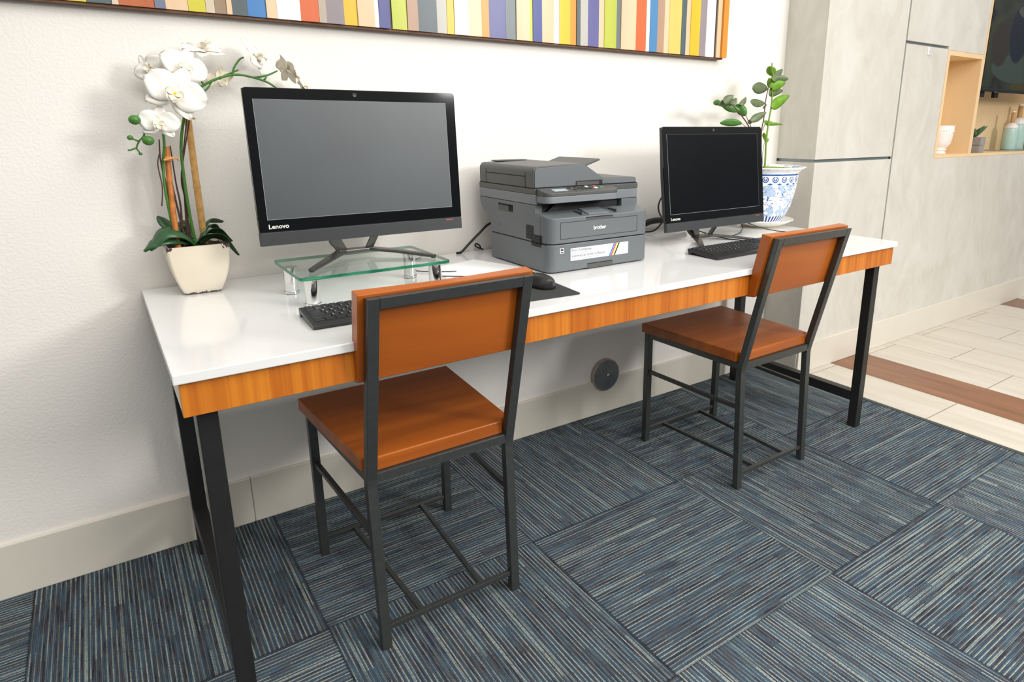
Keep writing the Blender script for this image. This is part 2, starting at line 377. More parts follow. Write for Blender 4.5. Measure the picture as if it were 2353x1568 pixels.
M_AQUA = plain('aqua_glaze', (178, 208, 200), 0.25, var=0.04)
M_TWINE = plain('jute_twine', (190, 150, 100), 0.9, bump=0.6, bscale=400)
M_GREYW = plain('grey_washed_wood', (150, 144, 136), 0.7, var=0.15)
M_TRANS = plain('transition_strip', (66, 70, 68), 0.5)
M_CABLE = plain('black_cable', (24, 24, 24), 0.45)

# ------------------------------------------------------------------ mesh builder
class MB:
    def __init__(s): s.bm = bmesh.new()
    def box(s, x0, x1, y0, y1, z0, z1, mat=None):
        P = [Vector((x, y, z)) for z in (z0, z1) for y in (y0, y1) for x in (x0, x1)]
        if mat is not None: P = [mat @ p for p in P]
        v = [s.bm.verts.new(p) for p in P]
        for f in ((0, 2, 3, 1), (4, 5, 7, 6), (0, 1, 5, 4), (2, 6, 7, 3), (0, 4, 6, 2), (1, 3, 7, 5)): s.bm.faces.new([v[i] for i in f])
        return s
    def hexa(s, bot, top):
        v = [s.bm.verts.new(Vector(p)) for p in list(bot) + list(top)]
        n = len(bot)
        s.bm.faces.new([v[i] for i in reversed(range(n))]); s.bm.faces.new([v[n+i] for i in range(n)])
        for i in range(n): j = (i+1) % n; s.bm.faces.new([v[i], v[j], v[n+j], v[n+i]])
        return s
    def prism(s, pts, a, b, axis='z', mat=None):
        def mk(p, t):
            q = {'z': (p[0], p[1], t), 'y': (p[0], t, p[1]), 'x': (t, p[0], p[1])}[axis]
            q = Vector(q); return mat @ q if mat is not None else q
        return s.hexa([mk(p, a) for p in pts], [mk(p, b) for p in pts])
    def bar(s, p, q, w, d, up=(0, 0, 1), w2=None, d2=None):
        p, q = Vector(p), Vector(q); t = (q-p).normalized(); u = Vector(up)
        if abs(t.dot(u)) > 0.95: u = Vector((0, 1, 0))
        a = t.cross(u).normalized(); c = a.cross(t).normalized()
        w2 = w if w2 is None else w2; d2 = d if d2 is None else d2
        s.hexa([p+a*sx*w/2+c*sy*d/2 for sx, sy in ((-1, -1), (1, -1), (1, 1), (-1, 1))], [q+a*sx*w2/2+c*sy*d2/2 for sx, sy in ((-1, -1), (1, -1), (1, 1), (-1, 1))])
        return s
    def tube(s, pts, r, n=10, smooth=True, r_end=None, rfun=None):
        P = [Vector(p) for p in pts]
        if smooth and len(P) > 2:
            Q = []; E = [P[0]*2-P[1]] + P + [P[-1]*2-P[-2]]
            for i in range(1, len(E)-2):
                a, b, c, d = E[i-1:i+3]
                for k in range(6):
                    t = k/6; Q.append(0.5*((2*b)+(-a+c)*t+(2*a-5*b+4*c-d)*t*t+(-a+3*b-3*c+d)*t**3))
            Q.append(P[-1]); P = Q
        N = len(P); rings = []; pu = None
        for i, p in enumerate(P):
            t = (P[min(i+1, N-1)]-P[max(i-1, 0)]).normalized()
            if pu is None:
                u = Vector((0, 0, 1)) if abs(t.z) < 0.9 else Vector((1, 0, 0)); a = t.cross(u).normalized()
            else: a = (pu - t*pu.dot(t)).normalized()
            pu = a; c = t.cross(a)
            f = i/(N-1); rr = r if r_end is None else r+(r_end-r)*f
            if rfun: rr = rfun(f)
            rings.append([s.bm.verts.new(p+(a*math.cos(2*PI*k/n)+c*math.sin(2*PI*k/n))*rr) for k in range(n)])
        for A, B in zip(rings, rings[1:]):
            for k in range(n): s.bm.faces.new([A[k], A[(k+1) % n], B[(k+1) % n], B[k]])
        s.bm.faces.new(rings[0][::-1]); s.bm.faces.new(rings[-1])
        return s
    def lathe(s, prof, n=48, c=(0, 0, 0), axis='z', closed=False):
        rings = []
        for r, z in prof:
            rr = max(r, 1e-5); ring = []
            for k in range(n):
                a = 2*PI*k/n
                q = (rr*math.cos(a), rr*math.sin(a), z) if axis == 'z' else (rr*math.cos(a), z, rr*math.sin(a))
                ring.append(s.bm.verts.new((q[0]+c[0], q[1]+c[1], q[2]+c[2])))
            rings.append(ring)
        pr = list(zip(rings, rings[1:])) + ([(rings[-1], rings[0])] if closed else [])
        for A, B in pr:
            for k in range(n): s.bm.faces.new([A[k], A[(k+1) % n], B[(k+1) % n], B[k]])
        if not closed:
            s.bm.faces.new(rings[0][::-1]); s.bm.faces.new(rings[-1])
        return s
    def ball(s, c, rx, ry, rz, seg=16):
        m = Matrix.Translation(c) @ Matrix.Diagonal((rx, ry, rz, 1))
        bmesh.ops.create_uvsphere(s.bm, u_segments=seg, v_segments=seg//2+2, radius=1, matrix=m); return s
    def build(s, name, mat, parent=None, bevel=0.0, smooth=False, seg=2, loc=None, solid=0.0, subsurf=0):
        bmesh.ops.recalc_face_normals(s.bm, faces=s.bm.faces)
        me = bpy.data.meshes.new(name); s.bm.to_mesh(me); s.bm.free()
        if smooth:
            for p in me.polygons: p.use_smooth = True
        me.materials.append(mat)
        o = bpy.data.objects.new(name, me); COL.objects.link(o)
        if parent is not None: o.parent = parent
        if loc: o.location = loc
        if solid: md = o.modifiers.new('thick', 'SOLIDIFY'); md.thickness = solid; md.offset = 0
        if subsurf: md = o.modifiers.new('sub', 'SUBSURF'); md.levels = subsurf; md.render_levels = subsurf
        if bevel:
            md = o.modifiers.new('bevel', 'BEVEL'); md.width = bevel; md.segments = seg; md.limit_method = 'ANGLE'; md.angle_limit = R(35)
        if smooth == 'angle' and hasattr(me, 'set_sharp_from_angle'): me.set_sharp_from_angle(angle=R(40))
        return o
def thing(name, label, cat, loc=(0, 0, 0), rz=0, group=None):
    o = bpy.data.objects.new(name, None); COL.objects.link(o); o.location = loc; o.rotation_euler = (0, 0, rz)
    o.empty_display_size = 0.05
    tag(o, label, cat, group); return o
def tag(o, label, cat, group=None):
    o['label'] = label; o['category'] = cat
    if group: o['group'] = group
    return o
def struct(o): o['kind'] = 'structure'; return o
def copy_tree(o, parent=None):
    c = o.copy(); COL.objects.link(c)
    if parent is not None: c.parent = parent
    for ch in list(o.children): copy_tree(ch, c)
    return c
def rrect(x0, x1, y0, y1, r, n=6, corners=(1, 1, 1, 1)):
    pts = []
    for k, (cx, cy, a0) in enumerate(((x0, y0, 180), (x1, y0, 270), (x1, y1, 0), (x0, y1, 90))):
        if not corners[k]: pts.append((cx, cy)); continue
        ox = cx + (r if cx == x0 else -r); oy = cy + (r if cy == y0 else -r)
        for i in range(n+1):
            a = R(a0+90*i/n); pts.append((ox+r*math.cos(a), oy+r*math.sin(a)))
    return pts
def text_obj(name, body, size, mat, parent, m4, extrude=0.0004, bold=0.0, spacing=1.0, align='LEFT', sx=1.0):
    cu = bpy.data.curves.new(name, 'FONT'); cu.body = body; cu.size = size; cu.extrude = extrude; cu.offset = bold
    cu.space_character = spacing; cu.align_x = align; cu.resolution_u = 3
    t = bpy.data.objects.new(name+'_curve', cu); COL.objects.link(t)
    bpy.context.view_layer.update()
    me = bpy.data.meshes.new_from_object(t.evaluated_get(bpy.context.evaluated_depsgraph_get()))
    bpy.data.objects.remove(t, do_unlink=True)
    me.transform(m4 @ Matrix.Diagonal((sx, 1, 1, 1)))
    me.materials.clear(); me.materials.append(mat)
    o = bpy.data.objects.new(name, me); COL.objects.link(o); o.parent = parent
    return o
FRONT = Matrix.Rotation(R(90), 4, 'X')        # text plane facing -Y

# ------------------------------------------------------------------ the setting
HT = 0.782; XC, DC, XG = 2.6815, 0.212, 3.354
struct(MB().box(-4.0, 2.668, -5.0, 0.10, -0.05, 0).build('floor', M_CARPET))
struct(MB().box(2.690, 7.0, -5.0, 0.3, -0.05, 0.0).build('floor', M_PLANK))
struct(MB().prism([(2.668, -0.05), (2.690, -0.05), (2.690, 0.002), (2.685, 0.004), (2.673, 0.004), (2.668, 0.002)], -5.0, 0.05, 'y').build('trim_1', M_TRANS))
struct(MB().box(-4.0, XC, 0.0, 0.1, 0, 2.8).build('wall_back', M_WALL))
m = MB().box(-4.0, 0.1985, -0.012, 0, 0, 0.154).box(0.1995, XC, -0.012, 0, 0, 0.154)
struct(m.build('baseboard_back', M_BASE, bevel=0.003))
# plaster-faced column and feature wall, cut by recessed metal reveals and by the shelf niche
p = MB()
G1a, G1b = 1.048, 1.062
p.box(XC, 3.347, -DC, 0.1, 0, G1a).box(XC, 3.347, -DC, 0.1, G1b, 2.8)
p.box(3.361, 3.793, -DC, 0.1, 0, 1.616)
p.box(3.361, 3.793, -DC, 0.1, 1.630, 2.8)
p.box(3.793, 7.0, -DC, 0.1, 0, 1.040)
p.box(3.793, 4.214, -DC, 0.1, 1.612, 2.8)
p.box(5.70, 7.0, -DC, 0.1, 1.040, 2.8)
struct(p.build('wall_right', M_PLASTER, bevel=0.0015))
p = MB().box(XC+0.012, 3.36, -DC+0.014, 0.09, G1a-0.001, G1b+0.001).box(3.346, 3.362, -DC+0.014, 0.09, 0, 2.8).box(3.36, 3.794, -DC+0.014, 0.09, 1.614, 1.632)
struct(p.build('trim_2', M_REVEAL))
struct(MB().box(XC+0.004, 7.0, -DC-0.012, -DC, 0, 0.154).build('baseboard_right', M_BASE, bevel=0.003))

# ------------------------------------------------------------------ desk
t = thing('computer_desk', 'long white-topped computer desk with orange wood apron and black metal legs along the wall', 'desk', (0, -0.39, 0))
def L(o): return o
DX, DY = 2.432, 0.775
ox, oy = 0, 0.39
MB().box(0, DX, -DY+oy, -0.008+oy, HT-0.020, HT).build('desktop', M_QUARTZ, t, bevel=0.002)
MB().box(0.009, DX-0.009, -0.765+oy, -0.747+oy, 0.694, HT-0.0205).build('apron', M_APRON, t, bevel=0.001)['label'] = 'orange striped wood apron under the white top'
for x0, x1 in ((0.0095, 0.026), (DX-0.026, DX-0.0095)):
    MB().box(x0, x1, -0.746+oy, -0.03+oy, 0.695, HT-0.0205).build('side_apron', M_PALE, t)
MB().box(0.03, DX-0.03, -0.048+oy, -0.03+oy, 0.695, HT-0.0205).build('back_apron', M_PALE, t)
for x0 in (0.031, DX-0.031-0.037):
    for y0 in (-0.732, -0.10):
        MB().box(x0, x0+0.037, y0+oy, y0+0.037+oy, 0, 0.7).build('leg', M_LEGM, t, bevel=0.002)
    MB().box(x0, x0+0.037, -0.696+oy, -0.099+oy, 0.112, 0.152).build('foot_rail', M_LEGM, t, bevel=0.002)

# ------------------------------------------------------------------ chairs
def make_chair(loc, label):
    t = thing('side_chair', label, 'chair', loc, 0, 'wooden chairs with metal frames pushed up to the desk')
    def lean(z): return -0.204 - (z-0.43)*(0.105/0.452) if z > 0.43 else -0.224+z/0.43*0.020
    for s in (-1, 1):
        x = s*0.1785
        m = MB(); rg = []
        for zz, hw in ((0, .0118), (.418, .0120), (.430, .0122), (.442, .0125), (.884, .0125)):
            yy = lean(zz) - (.0012 if abs(zz-.43) < .001 else 0)
            rg.append([m.bm.verts.new(q) for q in ((x-hw, yy-.011, zz), (x+hw, yy-.011, zz), (x+hw, yy+.011, zz), (x-hw, yy+.011, zz))])
        for A, B in zip(rg, rg[1:]):
            for k in range(4): m.bm.faces.new([A[k], A[(k+1) % 4], B[(k+1) % 4], B[k]])
        m.bm.faces.new(rg[0][::-1]); m.bm.faces.new(rg[-1])
        m.build('leg', M_METAL, t, bevel=0.0015)['label'] = 'rear leg running up into the back post'
        xf = s*0.196
        MB().box(xf-.0115, xf+.0115, 0.212, 0.235, 0, 0.453).build('leg', M_METAL, t, bevel=0.0015)
        MB().bar((s*0.180, lean(.30), .295), (s*0.196, 0.222, .295), .013, .013).build('side_stretcher', M_METAL, t, bevel=0.001)
    # inverted U of the back
    m = MB()
    zt = 0.884
    z0 = zt-0.025
    m.hexa([(-.166, lean(z0)-.011, z0), (.166, lean(z0)-.011, z0), (.166, lean(z0)+.011, z0), (-.166, lean(z0)+.011, z0)],
           [(-.166, lean(zt)-.011, zt), (.166, lean(zt)-.011, zt), (.166, lean(zt)+.011, zt), (-.166, lean(zt)+.011, zt)])
    m.build('top_rail', M_METAL, t, bevel=0.0015)
    # seat rails
    m = MB().box(-.167, .167, lean(.44)-.0105, lean(.44)+.0105, .431, .4545)
    m.box(-.185, .185, .213, .234, .433, .4545)
    for s in (-1, 1): m.bar((s*.1785, lean(.44)+.011, .443), (s*.196, .213, .443), .02, .022)
    m.build('seat_frame', M_METAL, t, bevel=0.001)
    # seat plank slab, trapezoid
    yb, yf = -0.1918, 0.238
    ol = [(-.193, yb), (-.1655, yb), (-.1655, -.206), (.1655, -.206), (.1655, yb), (.193, yb), (.222, yf), (-.222, yf)]
    MB().hexa([(a, b, .4548) for a, b in ol], [(a, b, .4895) for a, b in ol]).build('seat', M_CHAIRW, t, bevel=0.003)
    # backrest board with hollowed front
    m = MB(); z0, z1 = 0.692, 0.890
    N = 12; pr = [(-.204, 0.0)] + [(.204, 0.0)] + [(.204-.408*i/N, 0.034-0.009*math.sin(PI*i/N)) for i in range(N+1)]
    m.hexa([(a, lean(z0)+.0115+b, z0-b*0.12) for a, b in pr], [(a, lean(z1)+.0115+b, z1+b*0.12) for a, b in pr])
    m.build('backrest', M_BOARDW, t, bevel=0.002)
    # low H bars
    MB().bar((-.167, lean(.05), .052), (.167, lean(.05), .052), .013, .013).build('rear_bar', M_METAL, t, bevel=0.001)
    MB().bar((-.186, .223, .050), (.186, .223, .050), .013, .013).build('front_bar', M_METAL, t, bevel=0.001)
    for s in (-1, 1):
        MB().bar((s*.083, lean(.05)+.006, .051), (s*.105, .217, .051), .012, .012).build('low_stretcher', M_METAL, t, bevel=0.001)
    return t
make_chair((0.527, -0.523, 0), 'wooden chair with black metal frame in front of the left computer, nearest the orchid')
make_chair((1.7745, -0.536, 0), 'wooden chair with black metal frame in front of the right computer, farther from the orchid')

# ------------------------------------------------------------------ riser
t = thing('monitor_riser', 'clear glass monitor riser on four chrome legs under the left computer', 'monitor stand', (0.495, -0.34, HT))
gz0, gz1 = 0.072, 0.080
pts = rrect(-0.195, 0.195, -0.138, 0.138, 0.014)
MB().prism([(a*0.9985, b*0.9985) for a, b in pts], gz0+0.0003, gz1).build('glass_shelf', M_GLASS, t)
m = MB(); n = len(pts); a0 = [m.bm.verts.new((a, b, gz0)) for a, b in pts]; a1 = [m.bm.verts.new((a, b, gz1)) for a, b in pts]
b0 = [m.bm.verts.new((a*0.997, b*0.996, gz0)) for a, b in pts]; b1 = [m.bm.verts.new((a*0.997, b*0.996, gz1)) for a, b in pts]
for i in range(n):
    j = (i+1) % n
    m.bm.faces.new([a0[i], a0[j], a1[j], a1[i]]); m.bm.faces.new([b1[i], b1[j], b0[j], b0[i]])
    m.bm.faces.new([a1[i], a1[j], b1[j], b1[i]]); m.bm.faces.new([b0[i], b0[j], a0[j], a0[i]])
m.build('glass_edge', M_GEDGE, t)['label'] = 'green polished edge of the glass'
for lx, ly in ((-.172, .062), (.158, .062), (-.160, -.098), (.165, -.098)):
    lg = MB().lathe([(.017, .008), (.0175, .010), (.0175, .066), (.0185, .067), (.0185, .0718), (.012, .0719)], 32, (lx, ly, 0)).build('leg', M_CHROME, t, smooth='angle')
    MB().lathe([(.016, 0.0), (.019, .002), (.019, .008), (.0165, .0082)], 32, (lx, ly, 0)).build('leg_foot', M_CHROME, lg, smooth='angle')

# ------------------------------------------------------------------ all-in-one computers
def make_computer(loc, tilt, sc, scr, label, name='desktop_computer'):
    t = thing(name, label, 'computer', loc, 0, None); t.scale = (sc, sc, sc)
    W, Hh = 0.556, 0.384; off = 0.031
    Mx = Matrix.Translation((off, 0.005, 0.055+Hh/2)) @ Matrix.Rotation(-R(tilt), 4, 'X') @ Matrix.Translation((0, 0, -Hh/2))
    # back cover
    bc = MB().prism([(-.001+.007, .0), (.011, .0), (.022, .06), (.022, .20), (.014, Hh-.002), (.0065, Hh-.002)], -W/2+.001, W/2-.001, 'x', Mx).prism([(-W/2+.04, .012), (W/2-.04, .012), (.16, .044), (-.16, .044)], .05, Hh-.06, 'z', Mx).build('back_cover', M_CASE, t, bevel=0.002)
    # front bezel glass
    MB().prism(rrect(-W/2, W/2, .0335, Hh, .010, corners=(0, 0, 1, 1)), -.001, .006, 'y', Mx).build('bezel', M_BLACK, t, bevel=0.001)
    MB().box(-.2565, .2495, -.0013, .001, .0645, .3565, Mx).build('display_edge', M_LINE, t)
    MB().box(-.2555, .2488, -.0016, .001, .0655, .3562, Mx).build('screen', scr, t)
    MB().box(-W/2, W/2, -.001, .016, 0, .0332, Mx).build('speaker_bar', M_PERF, t, bevel=0.001)
    MB().lathe([(.0055, .0006), (.0055, -.0018), (.0045, -.002), (.0035, -.0012)], 20, (0, 0, 0), 'y').build('webcam', M_CASE, t, smooth=True).matrix_local = Mx @ Matrix.Translation((-.008, -.0006, .3715))
    text_obj('lettering', 'Lenovo', .0155, M_LETTER, t, Mx @ Matrix.Translation((-.256, -.0013, .0425)) @ FRONT, .0003, .0003, sx=1.05)
    text_obj('lettering', 'ideacentre', .0055, M_ORANGE, t, Mx @ Matrix.Translation((.228, -.0013, .0265)) @ FRONT, .0002)['label'] = 'small orange lettering'
    # stand
    def limb(pts, ws, nm, th=.008):
        m = MB(); P = [Vector(p) for p in pts]
        for i in range(len(P)-1):
            m.bar(P[i], P[i+1], ws[i], th, (0, 0, 1), ws[i+1], th)
        return m.build(nm, M_STAND, t, bevel=0.002)
    limb([(-.040, .028, .016), (-.085, -.03, .013), (-.162, -.122, .005)], [.030, .026, .016], 'stand_leg')
    limb([(.040, .032, .016), (.095, -.03, .013), (.165, -.124, .005)], [.030, .026, .014], 'stand_leg')
    MB().prism([(-.052, .015), (.052, .018), (.048, .050), (-.048, .048)], .010, .021).build('stand_hub', M_STAND, t, bevel=0.003)
    m = MB().bar((-.038, .026, .016), (-.068, .006, .066), .028, .006, (0, 1, 0)).build('stand_arm', M_STAND, t, bevel=0.001)
    m = MB().bar((.034, .028, .016), (.052, .006, .066), .020, .006, (0, 1, 0)).build('stand_arm', M_STAND, t, bevel=0.001)
    MB().tube([(-.035, .040, .018), (-.055, .055, .05), (-.035, .045, .10), (0, .03, .14)], .011, 12).build('stand_neck', M_CASE, t, smooth=True)
    for fx, fy in ((-.159, -.117), (.162, -.119)):
        MB().lathe([(.006, 0.0), (.006, .0025)], 16, (fx, fy, 0)).build('rubber_foot', M_RUBBER, t)
    return t
make_computer((0.503, -0.300, HT+0.0802), 3.0, 1.0, M_SCR1, 'black all-in-one computer with grey screen standing on the glass riser')
make_computer((1.8415, -0.345, HT+0.0002), 7.5, 0.978, M_SCR2, 'black all-in-one computer with dark screen standing between the printer and the potted plant')

# ------------------------------------------------------------------ keyboards
def make_keyboard(loc, rz, label, wired=True):
    t = thing('keyboard', label, 'keyboard', loc, rz)
    W, D = 0.440, 0.138
    y0, y1 = -D/2, D/2
    # wedge case, side profile in (y, z)
    MB().prism([(y0, .004), (y0+.006, .0), (y0+.030, .0), (y1-.02, .009), (y1-.014, .000), (y1-.007, .0), (y1, .018), (y1-.005, .021), (y0, .0095)], -W/2, W/2, 'x').build('keyboard_case', M_KBD, t, bevel=0.0015)
    slope = (.021-.0095)/(y1-.005-y0)
    base = None
    def key(cx, cy, kw, kd=.0158):
        nonlocal base
        z = .0095+(cy-y0)*slope
        tt = .0028
        hx, hy = kw/2-.0009, kd/2-.0007
        m = MB().hexa([(-hx, -hy, -.001), (hx, -hy, -.001), (hx, hy, -.001), (-hx, hy, -.001)], [(-hx+.0012, -hy+.001, tt), (hx-.0012, -hy+.001, tt), (hx-.0012, hy-.001, tt), (-hx+.0012, hy-.001, tt)])
        k = m.build('key', M_KEY, t, bevel=0.0006)
        k.location = (cx, cy, z); k.rotation_euler = (math.atan(slope), 0, 0)
        return k
    U = .0188
    rows = [
        (y1-.014, .0115, [1.0]*13+[1.0]*3),
        (y1-.032, .0175, [1]*13+[2]+[1, 1, 1]),
        (y1-.050, .0175, [1.5]+[1]*12+[1.5]+[1, 1, 1]),
        (y1-.068, .0175, [1.75]+[1]*11+[2.25]),
        (y1-.086, .0175, [2.25]+[1]*10+[2.75]+[0, 1, 0]),
        (y1-.104, .0175, [1.25]*3+[6.25]+[1.25]*4+[1, 1, 1])]
    LEG = ['', '`1234567890-=', ' QWERTYUIOP[]', " ASDFGHJKL;'", ' ZXCVBNM,./', '']
    for ri, (cy, kd, ks) in enumerate(rows):
        x = -W/2+.009; acc = 0; ki = 0
        main = 15
        for kk in ks:
            if acc >= main and acc < main+0.2: x += .006; acc += 0.3
            if kk:
                ko = key(x+kk*U/2*(13.0/15*1.04 if cy == y1-.014 and acc < 13 else 1), cy, kk*U*(0.97 if cy == y1-.014 else 1), kd)
                if ki < len(LEG[ri]) and LEG[ri][ki] != ' ':
                    text_obj('legend', LEG[ri][ki], .0052, M_WHITE, ko, Matrix.Translation((-kk*U*.28, .0002, .0029)), .00005)
                ki += 1
            x += (kk if kk else 1)*U; acc += (kk if kk else 1)
            if cy == y1-.014 and 12.9 < acc < 13.1: x += 2*U+.002; acc = 15.3
    return t
make_keyboard((0.500, -0.586, HT), R(-1.5), 'black keyboard lying below the glass riser, half hidden by the left chair')
KB2 = make_keyboard((1.797, -0.556, HT), R(1.0), 'black keyboard lying in front of the right computer')

# ------------------------------------------------------------------ mouse, pad, paper
o = MB().prism(rrect(-.118, .118, -.125, .125, .010), 0, .003).build('mouse_pad', M_FABRIC, bevel=0.001, loc=(.835, -.592, HT+.0002)); o.rotation_euler = (0, 0, R(-5))
tag(o, 'thin black cloth mouse pad at the front of the desk, left of the printer', 'mouse pad')
t = thing('computer_mouse', 'black computer mouse resting on the mouse pad', 'mouse', (.893, -.597, HT+.0035), R(8))
m = MB(); N, K = 18, 20; rings = []
for i in range(N+1):
    f = i/N; y = -.056+.112*f
    wd = .0305*math.sqrt(max(0.0, 1-abs(2*f-1)**3.2))*(1-0.10*math.sin(PI*f)); hh = .037*math.sqrt(max(0, 1-abs((f-.42)/.585)**2.3)) if f < .99 else 0
    hh = max(hh, .002)
    rings.append([m.bm.verts.new((wd*math.cos(PI*k/(K-1)), y, hh*math.sin(PI*k/(K-1))**0.8 if 0 < k < K-1 else 0)) for k in range(K)])
for A, B in zip(rings, rings[1:]):
    for k in range(K-1): m.bm.faces.new([A[k], A[k+1], B[k+1], B[k]])
    m.bm.faces.new([A[K-1], A[0], B[0], B[K-1]])
m.build('mouse_shell', M_KBD, t, smooth=True)
MB().box(-.0006, .0006, .010, .048, .018, .0352).build('button_gap', M_SEAM, t)
MB().lathe([(.008, -.003), (.009, -.002), (.009, .002), (.008, .003)], 20, (0, 0, 0), 'y').build('scroll_wheel', M_RUBBER, t).matrix_local = Matrix.Translation((0, .03, .026)) @ Matrix.Rotation(R(90), 4, 'Z')
mo = bpy.data.objects['computer_mouse']
def part_cord(par, pts, r):
    mi = (Matrix.Translation(par.location) @ par.rotation_euler.to_matrix().to_4x4()).inverted()
    return MB().tube([mi @ Vector(p) for p in pts], r, 10).build('cord', M_CABLE, par, smooth=True)
Z = HT
part_cord(mo, [(.722, -.330, Z+.004), (.735, -.338, Z+.004), (.80, -.39, Z+.004), (.86, -.46, Z+.007), (.885, -.535, Z+.010), (.886, -.545, Z+.012)], .0013)
o = MB().prism([(.929, -.150), (.994, -.348), (.99, -.42), (.735, -.345), (.74, -.20), (.835, -.176)], HT+.0002, HT+.0012).build('paper_sheet', M_PAPER)
tag(o, 'blank white paper sheet on the desk between the riser and the printer', 'paper')

# ------------------------------------------------------------------ printer
t = thing('printer', 'grey multifunction laser printer with document feeder between the two computers', 'printer', (1.2, -0.30, HT))
T = Matrix.Translation((-1.2, 0.30, -HT))
def PB(*a): return MB().box(*a, T)
YF = -.487
# cassette at the bottom
fp = rrect(1.000, 1.398, YF+.0, -.142, .030, 8, (1, 1, 0, 0))
c = MB().prism([(1.0+(a-1.0)*1, b) for a, b in fp], HT+.004, .8685, 'z', T).build('paper_cassette', M_PRN, t, bevel=0.002)
MB().prism([(1.144, HT+.003), (1.244, HT+.003), (1.244, .800), (1.1445, .800)], YF-.0006, YF+.004, 'y', T).build('cassette_grip', M_PRND, c)
PB(1.144, 1.244, YF-.0012, YF-.0006, .7985, .8005).build('grip_edge', M_SEAM, c)
# main body with stepped rear, side profile
prof = [(-.142, .8715), (-.440, .8715), (-.440, .952), (-.415, .958), (-.415, .9815), (-.072, .9815), (-.078, .955), (-.092, .941), (-.122, .929), (-.142, .921)]
PB(1.001, 1.397, -.470, -.15, .868, .872).build('shadow_gap', M_SEAM, t)
b = MB().prism(prof, 1.000, 1.026, 'x', T).prism(prof, 1.338, 1.405, 'x', T)
b.prism([(-.142, .8715), (-.440, .8715), (-.440, .955), (-.142, .955)], 1.026, 1.338, 'x', T).prism([(-.142, .955), (-.26, .955), (-.26, .9815), (-.072, .9815), (-.078, .955)], 1.026, 1.338, 'x', T)
b.build('body', M_PRN, t, bevel=0.0015)
PB(1.026, 1.338, -.40, -.26, .9552, .981).build('output_slot', M_DARK, t)
MB().prism([(1.04, .956), (1.075, .956), (1.112, .981), (1.078, .981)], -.412, -.36, 'y', T).build('output_guide', M_DARK, t)
# front bulge
fr = rrect(1.002, 1.398, YF, -.418, .030, 8, (1, 1, 0, 0))
bot = [Vector((a, b_, .8715)) for a, b_ in fr]; top = [Vector((a, b_, .9475+(b_-YF)/(.487-.418)*.013)) for a, b_ in fr]
fc = MB().hexa([T @ v for v in bot], [T @ v for v in top]).build('front_cover', M_PRN, t, bevel=0.002)
# front door outline and grip
y = YF-.0004
for x0, x1, z0, z1 in ((1.043, 1.344, .884, .8852), (1.043, 1.138, .9333, .9345), (1.243, 1.344, .9333, .9345), (1.043, 1.0442, .884, .9345), (1.3428, 1.344, .884, .9345)):
    PB(x0, x1, y, YF+.001, z0, z1).build('door_seam', M_SEAM, fc)
PB(1.138, 1.243, YF-.0006, YF+.003, .934, .9435).build('door_grip', M_PRND, fc)
PB(1.138, 1.243, YF-.0008, YF+.003, .942, .9445).build('door_grip', M_SEAM, fc)
text_obj('lettering', 'brother', .0165, M_LETTER, fc, T @ Matrix.Translation((1.1665, YF-.0002, .9045)) @ FRONT, .0005, .0004, 0.95)
# deck details
def DZ(yy): return .9475+(yy-YF)/(.487-.418)*.013
for x, s in ((1.128, 1), (1.262, -1)):
    MB().hexa([T @ Vector(q) for q in ((x, -.478, DZ(-.478)), (x+.006, -.478, DZ(-.478)), (x+.006, -.43, DZ(-.43)), (x, -.43, DZ(-.43)))], [T @ Vector(q) for q in ((x, -.478, DZ(-.478)+.010), (x+.006, -.478, DZ(-.478)+.010), (x+.006, -.43, DZ(-.43)+.0005), (x, -.43, DZ(-.43)+.0005))]).build('paper_guide', M_PRND, t)
MB().hexa([T @ Vector(q) for q in ((1.155, -.478, DZ(-.478)), (1.235, -.478, DZ(-.478)), (1.235, -.425, DZ(-.425)), (1.155, -.425, DZ(-.425)))], [T @ Vector(q) for q in ((1.155, -.478, DZ(-.478)+.003), (1.235, -.478, DZ(-.478)+.003), (1.235, -.425, DZ(-.425)+.005), (1.155, -.425, DZ(-.425)+.005))]).build('paper_stopper', M_PRNL, t, bevel=0.001)
# side handle and vents
h = PB(.9994, 1.004, -.288, -.198, .947, .971).build('side_handle', M_PRND, t)
PB(.9990, .9996, -.288, -.198, .966, .971).build('handle_shadow', M_SEAM, h); PB(.9990, .9996, -.288, -.262, .950, .968).build('handle_shadow', M_SEAM, h)
v = MB()
for i in range(17):
    z = .918-i*.0036
    if i < 9: ys = ((-.365, -.3785), (-.3795, -.393), (-.394, -.4075))
    else: ys = ((-.394, -.4075), (-.4085, -.422), (-.423, -.4365), (-.4375, -.449))
    if 6 < i < 12: ys = ((-.365, -.3785), (-.3795, -.393), (-.394, -.4075), (-.4085, -.422), (-.423, -.4365), (-.4375, -.449))
    for a, c_ in ys: v.box(.9993, 1.001, c_, a, z-.0011, z+.0011, T)
v.build('vent_slots', M_SEAM, t)
d = MB()
for a, z in ((-.20, .905), (-.206, .905), (-.20, .899), (-.206, .899)): d.box(.9993, 1.001, a-.0009, a+.0009, z-.0009, z+.0009, T)
d.build('rivet_dots', M_SEAM, t)
# scanner unit
PB(1.001, 1.406, -.413, -.075, .9815, .9828).build('scanner_seam', M_SEAM, t)
PB(1.000, 1.406, -.414, -.072, .9828, 1.0125).build('scanner_unit', M_PRNL, t, bevel=0.002)
PB(1.000, 1.408, -.414, -.070, 1.0128, 1.0295).build('scanner_band', M_PRND, t, bevel=0.002)
PB(1.001, 1.407, -.410, -.075, 1.029, 1.0315).build('scanner_gap', M_SEAM, t)
